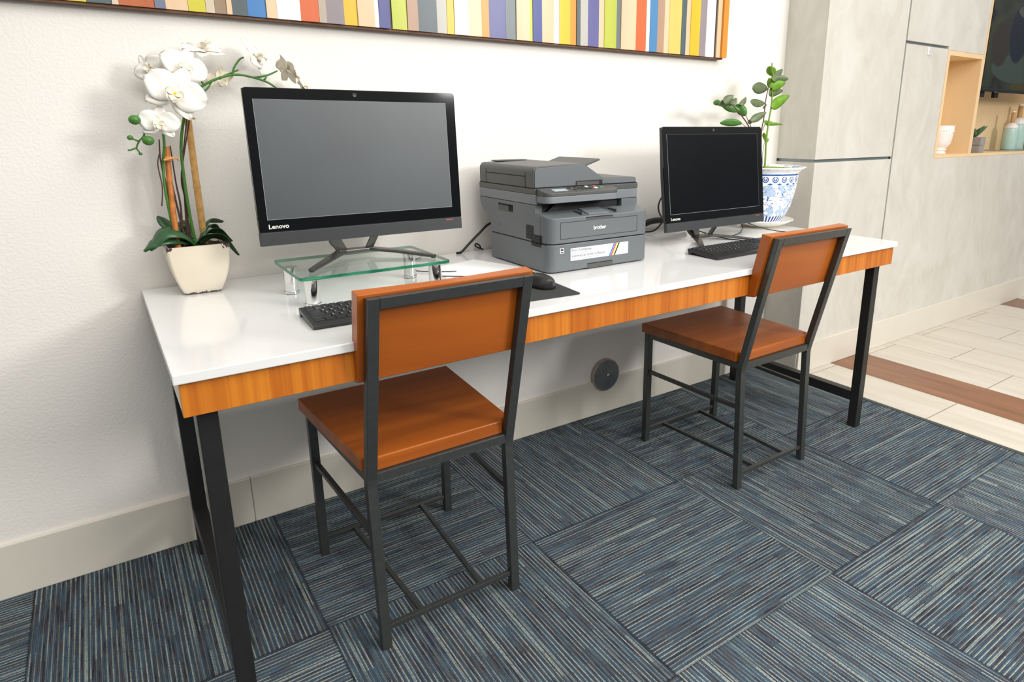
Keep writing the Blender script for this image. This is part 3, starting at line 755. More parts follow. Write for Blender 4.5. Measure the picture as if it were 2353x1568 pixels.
# document feeder lid, profile in (x, z)
def arc(cx, cz, r, a0, a1, n=6): return [(cx+r*math.cos(R(a0+(a1-a0)*i/n)), cz+r*math.sin(R(a0+(a1-a0)*i/n))) for i in range(n+1)]
pf = [(1.001, 1.031), (1.001, 1.072)] + arc(1.019, 1.077, .018, 180, 92) + [(1.184, 1.099), (1.194, 1.096), (1.262, 1.055), (1.272, 1.0515)] + arc(1.400, 1.041, .008, 90, 0, 4) + [(1.408, 1.031)]
ld = MB().prism(pf, -.405, -.074, 'y', T).build('document_feeder_lid', M_PRND, t, bevel=0.0025)
fp_ = [(1.006, 1.0325), (1.006, 1.072)] + arc(1.019, 1.077, .013, 180, 92) + [(1.183, 1.0965), (1.192, 1.094), (1.261, 1.0525), (1.271, 1.049)] + arc(1.3985, 1.0395, .007, 90, 0, 4) + [(1.4055, 1.0325)]
MB().prism(fp_, -.4075, -.4045, 'y', T).build('lid_front_panel', M_PRN, ld, bevel=0.0008)['label'] = 'lighter grey front of the document feeder'
PB(1.157, 1.262, -.4083, -.4070, 1.0325, 1.0465).build('lid_notch', M_DARK, ld); PB(1.160, 1.248, -.4088, -.4082, 1.0325, 1.0435).build('lid_notch', M_PRND, ld)
for bx in ((1.0003, 1.002, -.361, -.118, 1.0632, 1.0655), (1.0003, 1.002, -.119, -.118, 1.031, 1.075), (1.0003, 1.002, -.362, -.361, 1.031, 1.075)):
    PB(*bx).build('lid_seam', M_SEAM, ld)
PB(1.04, 1.16, -.12, -.085, 1.0975, 1.1015).build('lid_hump', M_PRND, ld, bevel=0.0015)
# raised paper flap
a = Vector((1.185, 0, 1.074)); e = Vector((1.300, 0, 1.109))
dn = Vector((e.z-a.z, 0, -(e.x-a.x))).normalized()*.006
m = MB().hexa([T @ Vector(q) for q in ((a.x, -.345, a.z), (a.x, -.12, a.z), (a.x+dn.x, -.12, a.z+dn.z), (a.x+dn.x, -.345, a.z+dn.z))], [T @ Vector(q) for q in ((e.x, -.345, e.z), (e.x-.01, -.13, e.z), (e.x+dn.x-.01, -.13, e.z+dn.z), (e.x+dn.x, -.345, e.z+dn.z))])
m.build('paper_flap', M_PRND, t, bevel=0.0015)
# control panel
cp = rrect(1.006, 1.286, -.470, -.414, .024, 8, (1, 1, 0, 0))
lo = MB().hexa([T @ Vector((a_, b_, .990)) for a_, b_ in cp], [T @ Vector((a_, b_, 1.0095)) for a_, b_ in cp]).build('control_panel', M_PRNL, t, bevel=0.002)
def CZ(yy): return 1.0195+(yy+.470)/.056*.0115
hi = MB().hexa([T @ Vector((a_, b_, 1.0098)) for a_, b_ in cp], [T @ Vector((a_, b_, CZ(b_))) for a_, b_ in cp]).build('control_panel_top', M_PRND, lo, bevel=0.0015)
def btn(x0, x1, y0, y1, mt, nm, h=.0015):
    MB().hexa([T @ Vector(q) for q in ((x0, y0, CZ(y0)-.0005), (x1, y0, CZ(y0)-.0005), (x1, y1, CZ(y1)-.0005), (x0, y1, CZ(y1)-.0005))], [T @ Vector(q) for q in ((x0, y0, CZ(y0)+h), (x1, y0, CZ(y0)+h), (x1, y1, CZ(y1)+h), (x0, y1, CZ(y1)+h))]).build(nm, mt, t, bevel=0.0003)
btn(1.048, 1.098, -.452, -.431, M_LCD, 'display_window', .0004)
for x0, x1, yy, mt in ((1.112, 1.122, -.428, M_DARK), (1.122, 1.132, -.447, M_DARK), (1.137, 1.145, -.424, M_DARK), (1.144, 1.154, -.436, M_DARK), (1.150, 1.158, -.447, M_DARK), (1.165, 1.174, -.426, M_DARK), (1.166, 1.176, -.444, M_DARK), (1.180, 1.189, -.424, M_WHITE), (1.182, 1.192, -.444, M_DARK), (1.204, 1.216, -.440, M_WHITE), (1.210, 1.220, -.424, plain('red_button', (190, 80, 84), .4)), (1.228, 1.242, -.436, plain('green_button', (70, 150, 90), .4))):
    btn(x0, x1, yy-.004, yy+.004, mt, 'button')
# stickers on the cassette front
lb = PB(1.080, 1.308, YF-.0006, YF+.0005, .8155, .8535).build('sticker', M_WHITE, c); lb['label'] = 'white sticker with blue, red, yellow and black stripes'
DKT = plain('sticker_ink', (52, 52, 72), .6); PLT = plain('sticker_pale_ink', (150, 160, 178), .6)
for s_, z, sz, mt in (('Print Confidently', .8432, .0110, DKT), ('with Brother Genuine Ink and Toner', .8366, .0053, PLT), ('Imprimez en toute confiance', .8262, .0110, DKT), ("avec l'encre et le toner authentiques de Brother", .8195, .0053, PLT)):
    text_obj('lettering', s_, sz, mt, lb, T @ Matrix.Translation((1.0835, YF-.0007, z)) @ FRONT, .0001, .00012)
for i, cc in enumerate(((30, 110, 190), (206, 52, 84), (232, 196, 50), (40, 38, 38))):
    x = 1.229+i*.0065
    MB().prism([(x, .8157), (x+.0055, .8157), (x+.0245, .8533), (x+.019, .8533)], YF-.0008, YF-.0004, 'y', T).build('stripe', plain('stripe_%d_ink' % i, cc, .5), lb)
sb = PB(1.041, 1.055, YF-.0006, YF+.0005, .842, .8575).build('small_sticker', M_WHITE, c)
PB(1.043, 1.053, YF-.0008, YF-.0004, .8495, .8555).build('sticker_mark', DKT, sb); PB(1.043, 1.053, YF-.0008, YF-.0004, .8435, .8470).build('sticker_mark', DKT, sb)

# ------------------------------------------------------------------ cables
def cable(name, pts, r, label):
    o = MB().tube(pts, r, 10).build(name, M_CABLE, smooth=True); tag(o, label, 'cable'); return o
Z = HT
cable('power_cable', [(0.925, -.030, Z-.006+.010), (0.945, -.028, Z+.006), (0.978, -.028, Z+.034), (1.020, -.028, Z+.068), (1.056, -.030, Z+.095), (1.12, -.05, Z+.12)], .0042, 'thick black power cable rising behind the left side of the printer')
cable('looped_cable', [(1.035, -.020, Z+.004), (1.015, -.020, Z+.012), (1.003, -.020, Z+.022), (1.008, -.020, Z+.027), (1.020, -.020, Z+.020), (1.026, -.020, Z+.006)], .0028, 'small black cable loop on the desk edge behind the printer')
cable('thin_cable', [(.80, -.02, Z+.004), (.70, -.12, Z+.004), (.690, -.20, Z+.004), (.706, -.235, Z+.004), (.735, -.262, Z+.004), (.79, -.30, Z+.005)], .0015, 'thin black cord curling beside the right legs of the glass riser')
o = MB().tube([(1.70, -.040, Z+.030), (1.773, -.040, Z+.034), (1.834, -.040, Z+.044), (1.91, -.045, Z+.042), (2.02, -.05, Z+.03)], .013, 12).build('cable_bundle', M_RUBBER, smooth=True)
tag(o, 'thick black cable bundle along the wall between the printer and the right computer', 'cable')
cable('sagging_cord', [(1.69, -.05, Z+.012), (1.755, -.07, Z+.008), (1.79, -.085, Z+.010), (1.807, -.10, Z+.026), (1.822, -.12, Z+.056), (1.84, -.17, Z+.09)], .0035, 'black cord sagging from the right computer below the cable bundle')
cable('looped_power_cord', [(1.66, -.292, Z+.19), (1.632, -.300, Z+.18), (1.614, -.302, Z+.155), (1.614, -.302, Z+.13), (1.632, -.30, Z+.105), (1.66, -.292, Z+.098)], .003, 'black power cord looping out from the back edge of the right computer')
part_cord(KB2, [(1.86, -.20, Z+.05), (1.89, -.26, Z+.022), (1.925, -.345, Z+.004), (1.937, -.398, Z+.004), (1.93, -.45, Z+.006), (1.922, -.478, Z+.012)], .002)
cable('trailing_cord', [(1.87, -.25, Z+.03), (1.93, -.31, Z+.004), (2.00, -.325, Z+.0035), (2.075, -.30, Z+.0035), (2.13, -.265, Z+.0045), (2.155, -.25, Z+.02), (2.13, -.24, Z+.05)], .0018, 'thin black cord trailing in a curve on the desk in front of the plant saucer')
cable('hanging_cord', [(2.10, -.30, Z+.05), (2.17, -.335, Z+.022), (2.24, -.362, Z+.006), (2.265, -.385, Z+.0035), (2.255, -.42, Z+.0035), (2.22, -.46, Z+.0035), (2.15, -.53, Z+.0035)], .002, 'thin black cord bending down beside the plant saucer towards the right chair')

# ------------------------------------------------------------------ orchid
OX, OY = 0.1325, -0.098
t = thing('potted_orchid', 'artificial white orchid in a square cream pot at the left end of the desk', 'potted plant', (OX, OY, HT))
def sq(z):
    f = z/.131
    r = .043 + .0295*(1-(1-f)**2.1)
    return r
m = MB(); rings = []
zs = [0.0, .004, .012, .025, .04, .06, .08, .1, .118, .129, .131]
for z in zs:
    r = sq(z) - (.002 if z == 0 else 0)
    rings.append([m.bm.verts.new((a, b_, z)) for a, b_ in rrect(-r, r, -r, r, .007, 4)])
for z, dr in ((.131, .006), (.118, .008)):
    r = sq(z)-dr
    rings.append([m.bm.verts.new((a, b_, z)) for a, b_ in rrect(-r, r, -r, r, .006, 4)])
for A, B in zip(rings, rings[1:]):
    n = len(A)
    for k in range(n): m.bm.faces.new([A[k], A[(k+1) % n], B[(k+1) % n], B[k]])
m.bm.faces.new(rings[0][::-1]); m.bm.faces.new(rings[-1])
m.build('pot', M_POT, t, smooth='angle')
r = .064
m = MB().prism(rrect(-r, r, -r, r, .006), .116, .120)
for i in range(70): m.ball((random.uniform(-r*.9, r*.9), random.uniform(-r*.9, r*.9), .121), random.uniform(.004, .009), random.uniform(.004, .008), random.uniform(.002, .004), 6)
m.build('bark_mulch', M_SOIL, t)
O = Matrix.Translation((-OX, -OY, -HT))
def W(p): return tuple(O @ Vector(p))
def tubew(name, pts, r, mat, r_end=None, par=None):
    return MB().tube([W(p) for p in pts], r, 8, r_end=r_end).build(name, mat, par or t, smooth=True)
gs = tubew('stem', [(0.135, -0.1, 0.900), (0.13, -0.1, 0.979), (0.129, -0.1, 1.069), (0.132, -0.1, 1.156), (0.147, -0.1, 1.226), (0.162, -0.1, 1.268), (0.185, -0.1, 1.298), (0.215, -0.1, 1.318), (0.249, -0.1, 1.333), (0.284, -0.1, 1.34), (0.32, -0.1, 1.335), (0.353, -0.1, 1.325), (0.377, -0.1, 1.31), (0.408, -0.1, 1.285)], .0038, M_STEM, .0026)
for pp in ([(0.183, -.1, 1.295), (0.19, -.1, 1.291), (0.208, -.1, 1.301), (0.222, -.1, 1.320)], [(0.204, -.1, 1.311), (0.198, -.1, 1.321), (0.195, -.1, 1.332)], [(0.272, -.1, 1.339), (0.279, -.1, 1.358), (0.293, -.1, 1.377), (0.304, -.1, 1.384)], [(0.325, -.1, 1.334), (0.358, -.1, 1.342), (0.384, -.1, 1.354)], [(0.347, -.1, 1.327), (0.355, -.1, 1.338)], [(0.24, -.1, 1.328), (.262, -.1, 1.340), (.288, -.1, 1.352)]):
    tubew('side_shoot', pp, .0028, M_STEM, .002, gs)
gs2 = tubew('stem', [(0.090, -0.1, 0.900), (0.083, -0.11, 1.039), (0.086, -0.11, 1.114), (0.095, -0.12, 1.168), (0.096, -0.12, 1.231), (0.096, -0.12, 1.261), (0.068, -0.13, 1.273)], .0035, M_STEM, .0026)
for pp in ([(0.085, -.13, 1.225), (0.069, -.14, 1.21), (0.057, -.15, 1.2), (0.052, -.15, 1.187), (0.041, -.15, 1.174), (0.034, -.15, 1.159), (0.039, -.15, 1.147)], [(0.041, -.15, 1.174), (0.027, -.15, 1.181)], [(0.052, -.15, 1.189), (0.059, -.15, 1.183)], [(0.07, -.14, 1.222), (0.046, -.15, 1.222)], [(0.034, -.15, 1.159), (0.02, -.15, 1.154)], [(.096, -.12, 1.21), (.09, -.13, 1.235), (.094, -.13, 1.25)]):
    tubew('side_shoot', pp, .0022, M_STEM, .0018, gs2)
for (bx, by, bz), rr in (((0.038, -.165, 1.224), .0125), ((0.059, -.165, 1.176), .0125), ((0.024, -.15, 1.183), .0065), ((0.018, -.15, 1.154), .003), ((0.040, -.15, 1.145), .004)):
    MB().ball(W((bx, by, bz)), rr*1.05, rr*.9, rr*.9, 14).build('flower_bud', M_STEM, t, smooth=True)
tw = [[(0.103, -0.09, 0.9), (0.112, -0.09, 1.002), (0.111, -0.09, 1.069), (0.108, -0.1, 1.162)], [(0.117, -0.09, 0.9), (0.125, -0.09, 1.035), (0.13, -0.1, 1.113), (0.155, -0.1, 1.231)],
      [(0.100, -0.1, 0.9), (0.087, -0.11, 1.049), (0.083, -0.11, 1.125), (0.086, -0.12, 1.178)], [(0.069, -0.12, 1.014), (0.077, -0.12, 1.061), (0.075, -0.12, 1.115), (0.081, -0.12, 1.142)],
      [(0.114, -0.1, 0.9), (0.102, -0.1, 1.048), (0.099, -0.1, 1.135)], [(0.122, -0.09, 0.9), (0.125, -0.09, 1.023), (0.126, -0.09, 1.09), (0.162, -0.09, 1.229)]]
for i, pp in enumerate(tw):
    pp = [(a+random.uniform(-.001, .001), b_, c_) for a, b_, c_ in pp]
    tubew('twig', pp, .0030 if i != 3 else .0015, M_TWIG, .0014)
tubew('twig', [(0.163, -.10, 1.355), (0.163, -.1, 1.37)], .0012, M_TWIG)
MB().tube([W((0.159, -.07, .9)), W((0.158, -.075, 1.055))], .0085, 12, False).tube([W((0.158, -.075, 1.053)), W((0.158, -.075, 1.060))], .0092, 12, False).tube([W((0.158, -.075, 1.058)), W((0.159, -.08, 1.26))], .0082, 12, False).build('bamboo_stake', M_CANE, t, smooth='angle')
MB().tube([W((0.092, -.115, .895)), W((0.093, -.11, 1.02)), W((0.100, -.10, 1.16))], .0068, 12).build('bamboo_stake', plain('brown_cane', (186, 112, 48), .5, var=.3, scale=50), t, smooth='angle')
MB().tube([W((0.088, -.125, 1.128)), W((0.113, -.118, 1.132)), W((0.122, -.112, 1.127))], .0026, 8).lathe([(.0085, -.006), (.010, -.005), (.010, .005), (.0085, .006)], 14, W((0.0985, -.106, 1.130))).build('straw_tie', M_TIE, t, smooth='angle')
MB().tube([W((0.150, -.105, 1.232)), W((.172, -.11, 1.228))], .0022, 8, False).build('straw_tie', M_TIE, t)
def strap_leaf(pts, w, name='leaf', mat=M_LEAF, cup=.004):
    P = [Vector(p) for p in pts]; Q = []; E = [P[0]*2-P[1]] + P + [P[-1]*2-P[-2]]
    for i in range(1, len(E)-2):
        a, b_, c_, d_ = E[i-1:i+3]
        for k in range(6):
            q = k/6; Q.append(0.5*((2*b_)+(-a+c_)*q+(2*a-5*b_+4*c_-d_)*q*q+(-a+3*b_-3*c_+d_)*q**3))
    Q.append(P[-1]); m = MB(); N = len(Q); rows = []
    for i, p in enumerate(Q):
        f = i/(N-1); tg = (Q[min(i+1, N-1)]-Q[max(i-1, 0)]).normalized()
        side = tg.cross(Vector((0, 0, 1)))
        if side.length < .2: side = Vector((0, 1, 0))
        side.normalize(); up = side.cross(tg).normalized()
        side = (side*0.75+up*0.45).normalized()
        ww = w*(0.28+0.72*math.sin(PI*min(1, f*1.15+.08))**.8 if f < .8 else (0.28+.72*math.sin(PI*.99*min(1, .8*1.15+.08))**.8)) if False else w*max(.05, math.sin(PI*(0.10+0.885*f**1.25))**.6)
        nn = side.cross(tg).normalized()
        rows.append([m.bm.verts.new(W(p+side*ww/2*s_+nn*cup*(s_*s_)*-1)) for s_ in (-1, -.5, 0, .5, 1)])
    for A, B in zip(rows, rows[1:]):
        for k in range(4): m.bm.faces.new([A[k], A[k+1], B[k+1], B[k]])
    o = m.build(name, mat, t, smooth=True, solid=.0012); return o
for pp, w_ in (
    ([(0.136, -0.1, 0.906), (0.101, -0.12, 0.944), (0.063, -0.13, 0.948), (0.027, -0.135, 0.908)], .040),
    ([(0.137, -0.09, 0.905), (0.109, -0.09, 0.939), (0.078, -0.08, 0.963), (0.060, -0.07, 0.985)], .030),
    ([(0.139, -0.1, 0.908), (0.165, -0.12, 0.931), (0.201, -0.12, 0.923), (0.232, -0.125, 0.872)], .028),
    ([(0.14, -0.09, 0.907), (0.157, -0.07, 0.938), (0.178, -0.05, 0.963), (0.216, -0.03, 0.955)], .026),
    ([(0.117, -0.08, 0.919), (0.092, -0.06, 0.942), (0.079, -0.05, 0.952), (0.058, -0.04, 0.938)], .024),
    ([(0.142, -0.1, 0.908), (0.168, -0.09, 0.939), (0.197, -0.08, 0.936), (0.226, -0.08, 0.905)], .028),
    ([(0.125, -0.1, 0.914), (0.075, -0.125, 0.930), (0.036, -0.13, 0.925), (0.014, -0.125, 0.906)], .030),
    ([(0.128, -0.08, 0.918), (0.124, -0.06, 0.951), (0.111, -0.05, 0.963), (0.105, -0.04, 0.96)], .022),
    ([(0.149, -0.08, 0.922), (0.173, -0.06, 0.947), (0.192, -0.05, 0.947), (0.211, -0.05, 0.925)], .020)):
    strap_leaf(pp, w_*1.15)
def petal_rows(m, L_, Wd, ang, lift, cup, X, wave=0.0, base=.18, power=.8):
    N, K = 10, 6; rows = []
    for i in range(N+1):
        f = i/N; ww = Wd*(base*(1-f)+math.sin(PI*min(1, .06+.92*f))**power)*.5 if f < 1 else Wd*.06
        row = []
        for k in range(K+1):
            s_ = k/K*2-1
            x = f*L_; y = s_*ww; z = lift*math.sin(f*PI*.6)*L_ + cup*(s_*s_)*ww*.7 - .25*L_*max(0, f-.65)**2*6*.4 + wave*math.sin(s_*5+f*7)*.0015
            q = Matrix.Rotation(ang, 4, 'Z') @ Vector((x, y, z))
            row.append(m.bm.verts.new(X @ q))
        rows.append(row)
    for A, B in zip(rows, rows[1:]):
        for k in range(K): m.bm.faces.new([A[k], A[k+1], B[k+1], B[k]])
def flower(pos, nrm, roll, S, mat=M_PETAL, cup=.10, lift=.07, yellow=False):
    n = Vector(nrm).normalized(); q = n.to_track_quat('Z', 'Y')
    X = Matrix.Translation(W(pos)) @ q.to_matrix().to_4x4() @ Matrix.Rotation(R(roll), 4, 'Z')
    m = MB()
    for a in (90, 222, 318): petal_rows(m, S*.50, S*.30, R(a), lift, -.12, X, 1.0)
    X2 = X @ Matrix.Translation((0, 0, S*.025))
    for a in (8, 172): petal_rows(m, S*.52, S*.50, R(a), lift, cup, X2, 1.5, .2, .6)
    o = m.build('flower', mat, t, smooth=True, solid=.0008)
    m = MB(); X3 = X @ Matrix.Translation((0, -.01*0, S*.05))
    petal_rows(m, S*.22, S*.17, R(255), .8, .9, X3); petal_rows(m, S*.22, S*.17, R(285), .8, .9, X3)
    for a in (200, 340): petal_rows(m, S*.16, S*.13, R(a), 1.2, .8, X3)
    m.ball(X3 @ Vector((0, S*.015, S*.05)), S*.045, S*.04, S*.06, 12)
    m.build('flower_lip', M_PETALC, o, smooth=True, solid=.0006)
    if yellow:
        MB().ball(X3 @ Vector((S*.0, -S*.03, S*.085)), S*.032, S*.022, S*.02, 10).build('flower_throat', M_LIPY, o, smooth=True)
cam_dir = (-.10, -1, -.02)
flower((0.130, -0.165, 1.287), (-.05, -1, .15), -27, .136, yellow=True)
flower((0.088, -0.160, 1.218), (-.15, -1, .12), -8, .088)
flower((0.160, -0.125, 1.350), (.15, -1, .15), -24, .106)
flower((0.092, -0.085, 1.348), (-.5, -1, .15), 40, .074)
flower((0.213, -0.085, 1.396), (.15, -.45, 1.0), 15, .104)
flower((0.243, -0.070, 1.332), (.5, .6, -.5), 0, .072, M_PETALC)
flower((0.330, -0.090, 1.388), (.9, -.5, .45), 30, .106)
flower((0.408, -0.090, 1.356), (.9, .25, .35), 10, .088, M_PETALC)
flower((0.448, -0.075, 1.318), (.8, -.1, .3), 60, .064, M_PETALC)
flower((0.124, -0.060, 1.354), (-.1, -.6, .7), 0, .046, M_PETALC)

# ------------------------------------------------------------------ potted plant and saucer
PX, PY = 2.342, -0.195
t2 = thing('plant_saucer', 'white glazed saucer under the blue and white plant pot', 'saucer', (PX, PY, HT))
MB().lathe([(.075, .0), (.080, .0), (.082, .006), (.110, .016), (.138, .031), (.1405, .0335), (.138, .035), (.108, .021), (.080, .012), (.0, .011)], 64).build('dish', M_SAUCER, t2, smooth=True)
MB().lathe([(.070, .0002), (.0835, .0002), (.0835, .0045), (.070, .0045)], 64, closed=True).build('foot_ring', M_FOOTC, t2)
t = thing('potted_plant', 'leafy green plant in a blue and white porcelain pot behind the right computer', 'potted plant', (PX, PY, HT+.0125))
prof = [(.0, .0), (.078, .0), (.082, .003), (.083, .014), (.090, .022), (.104, .042), (.118, .072), (.128, .105), (.137, .150), (.142, .190), (.1455, .222), (.147, .2275), (.159, .2375), (.1725, .2465), (.1735, .2495), (.169, .2505), (.152, .243), (.141, .235), (.136, .22), (.130, .20), (.0, .199)]
MB().lathe(prof, 96).build('pot', M_PORC, t, smooth=True)
m = MB().lathe([(.0, .243), (.136, .2405), (.1385, .237), (.132, .22), (0, .215)], 40)
m.build('moss_top', M_MOSS, t, smooth=True)
O2 = Matrix.Translation((-PX, -PY, -(HT+.0125)))
def W2(p): return O2 @ Vector(p)
for nm, pts, r_, mt in (('green', [(2.337, -0.2, 1.0), (2.337, -0.2, 1.047), (2.333, -0.2, 1.154), (2.34, -0.2, 1.238), (2.348, -0.2, 1.289), (2.349, -0.2, 1.342), (2.343, -0.2, 1.365), (2.346, -0.2, 1.418), (2.336, -0.2, 1.438), (2.331, -.2, 1.47)], .0042, M_GSTEM),
    ('brown', [(2.322, -.195, 1.0), (2.317, -0.195, 1.047), (2.303, -0.195, 1.184), (2.305, -0.2, 1.244), (2.307, -0.2, 1.303), (2.314, -0.2, 1.347), (2.324, -0.2, 1.379), (2.338, -0.2, 1.41)], .0028, M_BROWNST),
    ('left', [(2.31, -.19, 1.0), (2.305, -0.19, 1.063), (2.261, -0.195, 1.155), (2.208, -0.2, 1.214), (2.172, -0.2, 1.246), (2.133, -0.2, 1.275), (2.091, -0.2, 1.299), (2.061, -0.2, 1.301)], .0032, M_BROWNST),
    ('b', [(2.258, -0.2, 1.157), (2.222, -0.2, 1.214), (2.206, -0.2, 1.232), (2.187, -0.2, 1.258)], .0018, M_BROWNST),
    ('b', [(2.228, -0.2, 1.193), (2.171, -0.2, 1.22), (2.163, -0.2, 1.223)], .0014, M_BROWNST),
    ('b', [(2.304, -0.2, 1.196), (2.315, -0.2, 1.22), (2.325, -0.2, 1.229)], .0014, M_BROWNST),
    ('b', [(2.33, -0.2, 1.03), (2.316, -0.2, 1.072), (2.317, -0.2, 1.124), (2.326, -0.2, 1.154)], .0014, M_BROWNST),
    ('b', [(2.222, -0.2, 1.212), (2.217, -0.2, 1.230)], .0014, M_BROWNST)):
    MB().tube([W2(p) for p in pts], r_, 8, r_end=r_*.6).build('stem', mt, t, smooth=True)
LV = [
(2.342,-0.208,1.289, 2.460,-0.205,1.342, 0.0400,1),(2.320,-0.204,1.350, 2.421,-0.198,1.361, 0.0350,0),(2.339,-0.196,1.395, 2.420,-0.222,1.408, 0.0340,0),(2.325,-0.215,1.399, 2.413,-0.194,1.448, 0.0300,0),
(2.336,-0.207,1.366, 2.402,-0.223,1.392, 0.0348,1),(2.363,-0.185,1.420, 2.328,-0.187,1.456, 0.0339,1),(2.329,-0.190,1.367, 2.228,-0.191,1.368, 0.0400,0),(2.308,-0.196,1.308, 2.190,-0.217,1.311, 0.0300,0),
(2.301,-0.196,1.285, 2.350,-0.174,1.305, 0.0092,0),(2.310,-0.199,1.229, 2.385,-0.185,1.230, 0.0220,1),(2.329,-0.195,1.219, 2.408,-0.221,1.220, 0.0133,1),(2.328,-0.192,1.155, 2.366,-0.187,1.159, 0.0231,1),
(2.212,-0.206,1.233, 2.274,-0.234,1.268, 0.0276,0),(2.217,-0.189,1.227, 2.252,-0.191,1.238, 0.0159,0),(2.174,-0.193,1.223, 2.066,-0.171,1.225, 0.0282,2),(2.159,-0.194,1.275, 2.067,-0.168,1.300, 0.0297,2),
(2.185,-0.203,1.255, 2.142,-0.185,1.300, 0.0333,2),(2.147,-0.202,1.297, 2.210,-0.176,1.330, 0.0200,0),(2.105,-0.189,1.303, 2.016,-0.200,1.297, 0.0266,0),(2.036,-0.211,1.304, 2.086,-0.215,1.332, 0.0276,0),
(2.107,-0.186,1.300, 2.134,-0.190,1.324, 0.0235,0),(2.035,-0.196,1.298, 1.980,-0.208,1.305, 0.0200,2),(2.321,-0.200,1.160, 2.303,-0.207,1.185, 0.0143,1),(2.334,-0.204,1.368, 2.322,-0.199,1.410, 0.0235,1)]
vdir = Vector((.79, .61, 0.0))
for ax, ay, az, bx, by, bz, lw, kd in LV:
    A_, B_ = W2((ax, ay, az)), W2((bx, by, bz)); lw *= 1.18; d = B_-A_; Ln = d.length; d.normalize()
    side = d.cross(vdir).normalized(); nn = side.cross(d).normalized()
    side = (side*.85+nn*random.uniform(-.5, .5)).normalized(); nn = side.cross(d).normalized()
    m = MB(); rows = []; N = 10
    for i in range(N+1):
        f = i/N; ww = lw*.5*max(.03, math.sin(PI*min(1, .04+.93*f**.85))**.75)
        p = A_+d*Ln*f+nn*math.sin(PI*f)*.05*Ln
        rows.append([m.bm.verts.new(p+side*ww*s_+nn*abs(s_)*ww*.28) for s_ in (-1, -.5, 0, .5, 1)])
    for A, B in zip(rows, rows[1:]):
        for k in range(4): m.bm.faces.new([A[k], A[k+1], B[k+1], B[k]])
    m.build('leaf', M_LF[kd], t, smooth=True, solid=.0006)

# ------------------------------------------------------------------ wall cover plate
t = thing('wall_cover_plate', 'round dark grey cover plate with a centre screw low on the wall under the desk', 'cover plate', (1.614, 0, .175))
MB().lathe([(.072, -.0005), (.072, -.016), (.069, -.019), (.062, -.017), (.062, -.0005)], 48, (0, 0, 0), 'y', True).build('rim', M_RING, t, smooth='angle')
MB().lathe([(.0, -.0005), (.0655, -.0005), (.0675, -.019), (.064, -.021), (.0, -.021)], 48, (.002, 0, -.001), 'y').build('plate', M_PLATE, t, smooth='angle')
MB().lathe([(.0, -.020), (.008, -.020), (.007, -.027), (.003, -.029), (0, -.029)], 16, (.004, 0, .001), 'y').build('screw', M_CHROME, t, smooth=True)

# ------------------------------------------------------------------ wall art of wooden slats
t = thing('slat_artwork', 'long wall artwork of upright multicoloured wooden slats above the desk', 'wall art', (1.0, -.001, 1.489))
Z0, Z1 = 1.4895, 2.13
XL, XR = -0.46, 2.222
MB().box(XL-1, XR-1.006, -.028, -.001, 0, Z1-Z0).build('backing_board', M_WALNUT, t)
cols = dict(P=(228, 194, 156), T=(176, 156, 138), Y=(206, 196, 50), S=(82, 94, 98), B=(206, 190, 166), O=(178, 92, 44), U=(112, 118, 142), K=(150, 126, 100), L=(62, 124, 184), W=(246, 246, 246), R=(212, 100, 44), M=(148, 136, 140), G=(226, 186, 34), I=(78, 80, 138), E=(188, 196, 70), D=(60, 54, 52), N=(184, 168, 150), V=(86, 86, 140), Q=(110, 120, 122), C=(66, 74, 140), J=(222, 146, 44), A=(186, 182, 172), X=(92, 90, 146), H=(70, 132, 180), F=(176, 140, 114), Z=(226, 190, 96), a=(74, 92, 96))
bx = [-0.127, -0.077, -0.051, -0.013, 0.037, 0.051, 0.126, 0.15, 0.2, 0.24, 0.261, 0.289, 0.302, 0.34, 0.387, 0.414, 0.476, 0.526, 0.547, 0.598, 0.637, 0.688, 0.701, 0.734, 0.742, 0.79, 0.825, 0.889, 0.923, 0.948, 0.998, 1.047, 1.074, 1.139, 1.178, 1.231, 1.245, 1.283, 1.334, 1.357, 1.404, 1.431, 1.447, 1.481, 1.533, 1.559, 1.617, 1.638, 1.712, 1.766, 1.784, 1.823, 1.862, 1.889, 1.956, 1.983, 2.008, 2.062, 2.102, 2.154, 2.166, 2.192, 2.222]
cs = 'PTYSBOUPYBKPSLPWRNMGPWIDEFSAGWPJVQPECPWGJSAXPEQPRWHFPZaPGMWDPJ'
left = [XL, -.40, -.35, -.29, -.25, -.20, -.16]
bx = left + bx; cs = 'IPGSORP' + cs
for i, ch in enumerate(cs):
    x0, x1 = bx[i]-1, bx[i+1]-1
    dp = -.034 - (0.012 if ch == 'J' and i == len(cs)-1 else random.choice((0, .002, .004, .001)))
    if ch == 'D': dp = -.030
    c_ = cols[ch]
    mt = MATS.get('slat_'+ch) or wood('slat_'+ch, tuple(max(0, q-14) for q in c_), tuple(min(255, q+8) for q in c_), 'z', 1.0, .5, .15, 12.0)
    MB().box(x0, x1-.0006, dp, -.0285, .006, Z1-Z0).build('slat', mt, t)

